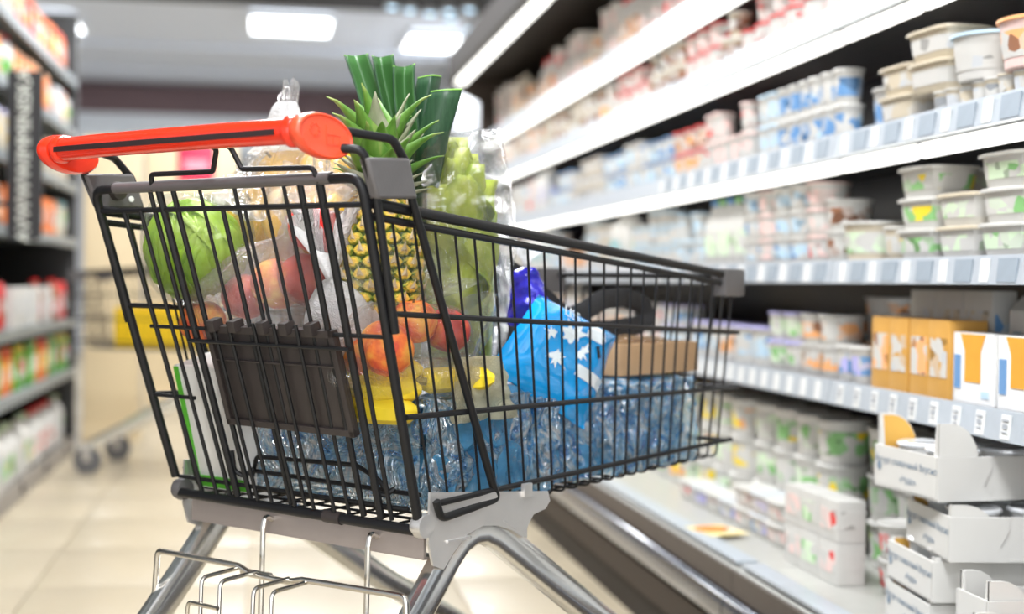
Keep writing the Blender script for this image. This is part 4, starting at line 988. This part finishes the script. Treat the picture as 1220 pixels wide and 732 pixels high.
def cn(c): return {'paleblue': 'pale blue', 'palegreen': 'pale green', 'kraft': 'brown', 'clear': 'silvery', 'vorange': 'orange', 'vred': 'red', 'vgreen': 'green', 'vyellow': 'yellow'}.get(c, c)
COLS = {}
def col(shelf, y, kind, var, n=1, x=None, rz=None, lift=0.0, row=0):
    COLS.setdefault((shelf, row), []).append((y, kind, var, n, x, rz, lift))
XF = {'deck': 1.17, 's2': 1.225, 's3': 1.225, 's4': 1.225, 's5': 1.225, 's6': 1.225}
SN = {'deck': 'cold case deck', 's2': 'first cold shelf', 's3': 'second cold shelf', 's4': 'third cold shelf', 's5': 'fourth cold shelf', 's6': 'top cold shelf'}
LEV = {1: [''], 2: ['lower', 'upper'], 3: ['bottom', 'middle', 'top'], 4: ['lowest', 'second lowest', 'second highest', 'highest'], 5: ['lowest', 'second lowest', 'middle', 'second highest', 'highest']}
CLR = {'deck': .35, 's2': .212, 's3': .189, 's4': .197, 's5': .140, 's6': .265}
def flush():
    for (sh, row), lst in COLS.items():
        lst.sort(key=lambda t: t[0])
        for i, (y, kind, var, n, x, rz, lift) in enumerate(lst):
            h, wx = proto(kind, var)[2], proto(kind, var)[4]; sz = 1.0
            while n*(h+.0005)*sz > CLR[sh]-lift-.003:
                sz = (CLR[sh]-lift-.003)/(n*(h+.0005))
                if sz < .86 and n > 1: n -= 1; sz = 1.0
                else: break
            h *= sz
            for k in range(n):
                z = SH[sh]+.0008+lift+k*(h+.0005)
                d = f"{cn(var[0])} {KN[kind][0]} with {cn(var[2])} label, "
                d += (LEV[n][k]+' in ' if n > 1 else '')+f"{ORD[i]} {'back ' if row else ''}column from near end, {SN[sh]}"
                if len(d.split()) > 16: d = d.replace(' from near end', '')
                if len(d.split()) > 16: d = d.replace(' with ', ', ').replace(' label,', ' labelled,')
                xx = x if x is not None else XF[sh]+wx+.004+random.uniform(0, .008)
                put(kind, var, (xx+random.uniform(-.002, .002), y, z), rz if rz is not None else random.uniform(-.12, .12), d, 'goods on the '+SN[sh]).scale.z = sz
def fill(sh, y0, y1, palette, row=0, x=None, gap=.008, seed=0):
    rnd = random.Random(seed); y = y0
    while True:
        kind, var, n = palette[rnd.randrange(len(palette))]
        run = rnd.choice((2, 3, 3, 4)); w = proto(kind, var)[3]*2
        for _ in range(run):
            if y+w > y1: return
            col(sh, y+w/2, kind, var, max(1, n-rnd.choice((0, 0, 0, 1))), x, row=row); y += w+gap
W, CR = 'white', 'cream'
# third shelf (over the tubes): near part
for k in range(9): col('s4', 2.05+.047*k+.06, 'minicup', (CR, W, 'grey') if k % 3 else (W, CR, CR), 1, 1.252, 0)
for k in range(9): col('s4', 2.05+.047*k+.06, 'minicup', (CR, W, CR), 1, 1.300, 0, row=1)
lift = .0435
col('s4', 2.205, 'bigtub', ('pink', 'orange', 'orange'), 1, 1.285, 0, lift, row=2); col('s4', 2.365, 'bigtub', (W, 'paleblue', W), 1, 1.285, 0, lift, row=2)
col('s4', 2.52, 'bigrtub', (CR, CR, W), 2, 1.275, .1, lift, row=2); col('s4', 2.04, 'bigtub', (W, W, 'paleblue'), 1, 1.30, 0, lift, row=2)
col('s4', 2.69, 'bigrtub', (CR, CR, CR), 2, None, .05); col('s4', 2.86, 'bucket', (W, W, 'blue'), 1, 1.34, 0)
for k in range(8): col('s4', 2.98+.069*k, 'cup', (W, W, 'blue') if k < 6 else (W, 'paleblue', 'paleblue'), 2, 1.268, 0)
fill('s4', 3.56, 7.85, [('cup', (W, W, 'paleblue'), 2), ('cup', (W, 'pink', 'pink'), 2), ('tub', (W, 'blue', 'paleblue'), 2), ('tub', (W, 'red', 'orange'), 2), ('carton', (W, 'lilac', 'lilac'), 1), ('rtub', (CR, W, 'grey'), 3)], seed=4)
fill('s4', 1.3, 2.0, [('tub', (W, 'paleblue', W), 2), ('cup', (W, W, 'blue'), 2)], seed=44)
# second shelf: near part
for k, (y, n, v) in enumerate(((2.10, 3, (W, W, 'green')), (2.265, 3, (W, W, 'palegreen')), (2.43, 2, (W, CR, 'palegreen')), (2.595, 3, (W, W, 'green')))): col('s3', y, 'bigrtub', v, n, 1.292, random.uniform(-.05, .05))
col('s3', 2.62, 'bigrtub', (W, W, 'palegreen'), 3, 1.43, .1, row=1); col('s3', 2.40, 'bigrtub', (W, W, 'orange'), 3, 1.42, -.1, row=1); col('s3', 2.18, 'bigrtub', (W, 'orange', W), 3, 1.42, 0, row=1)
for k in range(2): col('s3', 2.735+.14*k, 'bigtub' if k else 'tub', (CR, W, 'cream') if k == 0 else ('cream', W, 'palegreen'), 1, 1.30, 0)
col('s3', 2.85, 'bucket', ('pink', CR, 'brown'), 1, 1.46, 0, .0, row=1)
col('s3', 3.012, 'tub', (W, W, 'brown'), 2, 1.29, 0)
for k in range(5): col('s3', 3.122+.108*k, 'tub', (W, W, 'paleblue') if k % 3 else (W, 'pink', 'pink'), 3, 1.285, 0)
for k in range(5): col('s3', 3.65+.068*k, 'bottle', (W, 'green' if k % 2 else 'blue', 'palegreen'), 1, 1.275, 0)
fill('s3', 3.98, 7.85, [('tub', (W, W, 'palegreen'), 2), ('cup', (W, 'paleblue', 'paleblue'), 2), ('tub', (W, 'orange', 'orange'), 2), ('carton', (W, 'green', 'teal'), 1), ('tub', ('paleblue', W, W), 3), ('rtub', (W, CR, 'grey'), 3)], seed=3)
fill('s3', 1.3, 2.02, [('rtub', (W, W, 'green'), 3), ('tub', (W, W, 'palegreen'), 2)], seed=33)
# first shelf: near part
for k in range(4): col('s2', 2.452+.0855*k, 'kraftbox', ('kraft', 'kraft', 'orange' if k % 2 else 'kraft'), 1, 1.268, 0)
for k in range(3): col('s2', 2.43+.115*k+.05, 'tallbox', (W, 'paleblue', CR), 1, 1.345, .0, .04, row=1)
for k in range(5): col('s2', 2.03+.078*k, 'carton', (W, 'blue', 'paleblue'), 1, 1.36, 0, row=1)
for k in range(2): col('s2', 2.845+.078*k, 'cup', (W, W, 'lilac'), 1, 1.262, 0)
for k in range(5): col('s2', 2.83+.105*k, 'flattub', ('clear', 'grey', 'orange') if k % 2 else (W, W, 'orange'), 4 if k in (1, 2) else 3, 1.405, 0, row=1)
for k in range(4): col('s2', 3.03+.108*k, 'tub', (W, W, 'orange') if k < 2 else (W, 'lilac', 'palegreen'), 2, 1.285, 0)
for k in range(5): col('s2', 3.48+.134*k, 'bucket', (W, 'lilac', 'orange' if k % 3 == 2 else 'paleblue'), 1, 1.295, 0)
fill('s2', 4.16, 7.85, [('tub', (W, 'lilac', 'paleblue'), 2), ('tub', (W, W, 'pink'), 2), ('bucket', (W, 'lilac', W), 2), ('carton', (W, 'paleblue', 'lilac'), 1), ('rtub', (W, W, 'orange'), 3)], seed=2)
fill('s2', 1.3, 1.98, [('carton', (W, 'paleblue', 'blue'), 1), ('tub', (W, W, 'orange'), 2)], seed=22)
# fourth, top shelves
fill('s5', 1.3, 7.85, [('cup', (W, W, 'orange'), 2), ('tub', (W, 'red', 'pink'), 2), ('cup', (CR, W, 'brown'), 2), ('carton', (W, 'orange', 'orange'), 1), ('tub', (CR, W, 'cream'), 2), ('tub', (W, 'blue', 'blue'), 2)], seed=5)
fill('s6', 1.3, 7.85, [('tub', (CR, W, 'orange'), 2), ('bottle', (W, 'red', 'orange'), 1), ('tub', (W, W, 'brown'), 3), ('carton', (CR, 'brown', 'orange'), 1), ('bucket', (W, W, 'pink'), 2)], seed=6)
# bottom deck: white tubs with green and yellow labels behind the trolley front
for k in range(2): col('deck', 2.72+.137*k, 'bucket', (W, W, 'green' if k % 2 else 'palegreen'), 3, 1.345, 0, row=1)
for k in range(4): col('deck', 3.06+.14*k, 'bucket', (W, W, 'palegreen' if k % 2 else 'green'), 3, 1.31, 0)
for k in range(4): col('deck', 3.64+.14*k, 'bucket', (W, W, 'yellow' if k % 2 == 0 else 'palegreen'), 3, 1.30, 0)
for k in range(4): col('deck', 4.20+.135*k, 'bucket', (W, 'yellow', 'green' if k % 2 else 'yellow'), 3, 1.29, 0)
for k in range(7): col('deck', 3.13+.118*k, 'rtub', (W, 'grey' if k % 2 else W, 'lilac' if k % 2 else 'pink'), 1 if k > 2 else 2, 1.205, .08, row=2)
fill('deck', 4.75, 7.85, [('bucket', (W, W, 'yellow'), 3), ('bucket', (W, W, 'palegreen'), 3), ('tub', (W, 'red', 'red'), 3)], seed=1)
# cartons in a display box beside the stacked trays
for k in range(3): col('deck', 2.735+.095*k, 'smallbox', (W, W, 'palegreen' if k % 2 else 'pink'), 2, 1.165, .04, row=3)
col('deck', 2.61, 'tub', (W, W, 'red'), 2, 1.20+.045, 0, row=4)
flush()
# single items with an identity of their own
for (y, label) in ((2.175, 'white folded display box with orange window, nearest on the first cold shelf'), (2.335, 'white folded display box with orange window beside the brown boxes')):
    o = MB().box((0, 0, .0625), (.075, .145, .125), .002).build('display_box', M_white, None, (1.273, y, SH['s2']+.001)); tag(o, label, 'display box', 'display boxes on the first cold shelf')
    MB().prism([(-.028, 0), (.028, 0), (.028, .055), (.045, .085), (-.045, .085), (-.028, .055)], .0012, lambda a, b, c: Vector((c, a, b))).build('orange_window', mat('orange_card', (.72, .33, .03), .6), o, (-.0384, 0, .038))
    MB().box((-.0384, -.045, .018), (.0012, .025, .012)).build('printed_motif', pm('paleblue'), o, smooth=False)
    MB().box((-.0384, .055, .055), (.0012, .022, .06)).build('printed_panel', pm('blue'), o, smooth=False)

# --- stacked open cardboard trays on the deck
M_card = mat('white_cardboard', (.62, .61, .58), .65, 0, .03, scale=8)
M_cardin = mat('kraft_inner_face', (.70, .40, .08), .7, 0, .06)
M_txt = mat('blue_grey_print', (.20, .26, .33), .6)
T1 = text_mesh('lettering', 'Йогурт сливочный Вкусно', .0165, M_txt, .0001); T2 = text_mesh('lettering', '«Чудо»', .016, M_txt, .0001)
def ear(w, hh, n=7): return [(0, 0), (w, 0)]+[(w*(.30+.70*cos(pi/2*k/n)) if k else w, hh*(.45+.55*sin(pi/2*k/n))) for k in range(n+1)]+[(w*.2, hh), (0, hh)]
def tray(x, y, z, rz, label, wx=.36, wy=.215, h=.075, ear_h=.125, lining=True, text=True):
    """corner nearest the aisle and the camera at the origin side; x runs away from the aisle"""
    e = empty('cardboard_tray', (x, y, z), rz); tag(e, label, 'cardboard tray', 'cardboard trays stacked on the deck')
    t = .004; pt = lambda nm, b, m, sm=False: b.build(nm, m, e, smooth=sm)
    pt('floor_panel', MB().box((wx/2, wy/2, t/2), (wx, wy, t)), M_card)
    pt('text_panel', MB().box((t/2, wy/2, h/2), (t, wy-.01, h)), M_card)
    pt('far_panel', MB().box((wx-t/2, wy/2, h/2), (t, wy-.01, h)), M_card)
    # camera-side wall in two overlapping flaps with a notched edge
    pt('side_flap', MB().prism([(0, 0), (.105, 0), (.085, h*.35), (.10, h*.7), (.10, h), (0, h)], t, lambda a, b, c: Vector((a, c+t/2-.002, b))), M_card)
    pt('side_panel', MB().prism([(.07, 0), (wx, 0), (wx, h), (.07, h)], t, lambda a, b, c: Vector((a, c+t/2+.003, b))), M_card)
    pt('back_side_panel', MB().box((wx/2, wy-t/2, h/2), (wx, t, h)), M_card)
    for (yy, inner) in ((.003, 0), (wy-.003, 1)):
        pt('corner_ear', MB().prism([(a, b+.01) for a, b in ear(.075, ear_h-.01)], t, lambda a, b, c: Vector((a+.004, c+yy+(.003 if not inner else -.003), b))), M_card)
        if inner and lining: pt('ear_lining', MB().prism([(a*.97+.001, b*.985+.012) for a, b in ear(.075, ear_h-.014)], .0012, lambda a, b, c: Vector((a+.004, c+yy-.0065, b))), M_cardin)
        pt('ear_return', MB().prism([(0, .01), (.028, .01), (.010, ear_h), (0, ear_h)] if not inner else [(0, .01), (-.028, .01), (-.010, ear_h), (0, ear_h)], t, lambda a, b, c: Vector((c+.002+t, a+yy, b))), M_card)
    if not text: return e
    a = link('lettering', T1, e, (-.0006, wy/2+.0, h*.66), (pi/2, 0, -pi/2)); b = link('lettering', T2, e, (-.0006, wy/2-.01, h*.30), (pi/2, 0, -pi/2))
    link('emblem', MB_EMB, e, (-.0006, wy-.018, h*.5), (pi/2, 0, -pi/2))
    return e
eb = MB(); eb.lathe([(.008, 0), (.008, .0004)], 16, cap0=True); MB_EMB = eb.mesh('emblem', M_txt)
cupbody = MB().lathe([(.034, 0), (.036, .002), (.042, .048), (.043, .050)], 24).mesh('cup', mat('milky_cup', (.80, .80, .79), .3))
cuplid = MB().lathe([(.043, .048), (.0465, .0485), (.0465, .051), (.043, .0530), (.038, .052)], 24).mesh('lid', mat('foil_lid', (.80, .82, .84), .18, .3, coat=.4))
def tray_cups(x, y, z, rz, who, wx=.36, wy=.215):
    R = Matrix.Rotation(rz, 3, 'Z'); k = 0
    for i in range(3):
        for j in range(2):
            q = R @ Vector((.062+.105*i, .058+.098*j, .0042)); o = link('yoghurt_cup', cupbody, None, (x+q.x, y+q.y, z+q.z)); link('lid', cuplid, o); o.scale = (1, 1, 1.5)
            tag(o, f"silver lidded pot in the {who}, {'near' if j == 0 else 'far'} row, {ORD[i]} from the aisle", 'cup', 'pots in the stacked trays'); k += 1
TR = [(1.110, 2.210, .5355, radians(4), 'topmost open white cardboard tray of the stack'), (1.115, 2.175, .4415, radians(-7), 'second white cardboard tray from the top of the stack'),
      (1.105, 2.212, .3665, radians(-5), 'third white cardboard tray from the top of the stack'), (1.105, 2.225, .2915, radians(-6), 'lowest white cardboard tray of the stack')]
for k, (x, y, z, r, lab) in enumerate(TR):
    tray(x, y, z, r, lab, h=.074 if k < 2 else .068, ear_h=.13 if k == 0 else .0935 if k == 1 else .0745)
    tray_cups(x, y, z, r, ('topmost tray', 'second tray', 'third tray', 'lowest tray')[k])
# nearer folded white boxes at the lower right corner
o = tray(1.10, 2.018, .2915, 0, 'torn white cardboard box leaning in front of the tray stack', wx=.32, wy=.10, h=.12, ear_h=.15, lining=False, text=False)
o2 = tray(1.06, 1.88, .2915, 0, 'white cardboard box nearest the lower right corner', wx=.30, wy=.12, h=.09, ear_h=.11, lining=False, text=False)
for i in range(2):
    put('cup', (W, 'orange', 'blue'), (1.12+.085*i, 1.945, .2965), 0, ('white and orange cup in the nearest cardboard box, aisle side', 'white and orange cup in the nearest cardboard box, inner side')[i], 'cups in the nearest box')
# promotional leaflet on the deck
o = MB().box((0, 0, 0), (.10, .13, .0015)).build('leaflet', mat('pale_leaflet', (.80, .66, .30), .5), None, (1.08, 3.28, .302), .25, smooth=False); tag(o, 'orange and yellow leaflet lying on the front edge of the deck', 'leaflet')
MB().lathe([(.042, 0), (.042, .0006)], 20, c=(-.005, .015, .001)).build('orange_spot', pm('vorange'), o); MB().lathe([(.018, 0), (.018, .0006)], 20, c=(.022, -.02, .001)).build('pink_spot', pm('pink'), o)

# --- goods on the left shelving
LN = ['base shelf', 'first shelf', 'second shelf', 'third shelf', 'fourth shelf', 'fifth shelf', 'top shelf']
LP = [[('jug', (W, 'palegreen', 'green')), ('jug', (W, 'red', 'pink')), ('carton', (W, 'teal', 'paleblue')), ('carton', (W, 'orange', 'orange'))],
      [('pouch', ('vgreen', 'green', 'palegreen')), ('pouch', ('vorange', 'vred', 'vyellow')), ('pouch', ('vgreen', 'vyellow', 'vred'))],
      [('bottle', ('brown', 'vred', 'vred')), ('pouch', ('vred', 'vred', 'brown')), ('tallbox', (W, 'blue', 'grey'))],
      [('tallbox', ('vorange', 'orange', 'brown')), ('pouch', (CR, 'teal', 'vgreen')), ('bottle', ('brown', 'black', 'orange'))],
      [('pouch', (CR, 'lilac', 'vyellow')), ('tallbox', (CR, 'palegreen', 'vorange')), ('pouch', ('brown', 'yellow', 'vorange'))],
      [('pouch', ('vorange', 'orange', 'vyellow')), ('bottle', (W, 'vred', 'vgreen')), ('tallbox', ('grey', 'lilac', 'pink'))],
      [('pouch', ('vorange', 'vred', 'vred')), ('tallbox', (CR, 'pink', 'vorange')), ('pouch', ('vred', 'vorange', 'vyellow'))]]
rnd = random.Random(11)
for li, z in enumerate(LS):
    y = 3.6; i = 0
    while y < 7.30:
        kind, var = LP[li][rnd.randrange(len(LP[li]))]
        for _ in range(rnd.choice((2, 2, 3))):
            _, _, h, wy, wx = proto(kind, var)
            if y+2*wy > 7.33: break
            if y+2*wy > 4.885 and y < 4.975: y = 4.98
            put(kind, var, (-.945-wx-rnd.uniform(0, .02), y+wy, z+.001), rnd.uniform(-.1, .1)+(pi if kind in ('tallbox', 'carton') else 0), f"{cn(var[0])} {KN[kind][0]} with {cn(var[2])} label, {ORD[i]} from near end, {LN[li]} on the left", 'goods on the left shelving')
            i += 1; y += 2*wy+.012
        y += .01

# --- second trolley far behind, with yellow crate
c2_ = copy_tree(cart); c2_.location = (.25, 6.7, 0); c2_.rotation_euler = (0, 0, radians(80))
c2_['label'] = 'blurred wire trolley standing far behind beside the beige end panel'
for ch_ in list(c2_.children):
    if ch_.name.startswith('advert_board'):
        for g in list(ch_.children): bpy.data.objects.remove(g)
        bpy.data.objects.remove(ch_)
b = MB()
for (c_, d_) in (((0, 0, .004), (.34, .44, .008)), ((.17, 0, .09), (.008, .44, .18)), ((-.17, 0, .09), (.008, .44, .18)), ((0, .22, .09), (.34, .008, .18)), ((0, -.22, .09), (.34, .008, .18))): b.box(c_, d_, .002)
cr = b.build('yellow_crate', mat('yellow_crate_plastic', (.88, .58, .01), .4), None, (.25-.68*sin(radians(80)), 6.7+.02+.55*cos(radians(80)), .577), radians(80)); tag(cr, 'yellow plastic crate in the blurred trolley far behind', 'crate')
MB().box((0, -.225, .10), (.28, .003, .06)).build('orange_band', pm('orange'), cr, smooth=False)
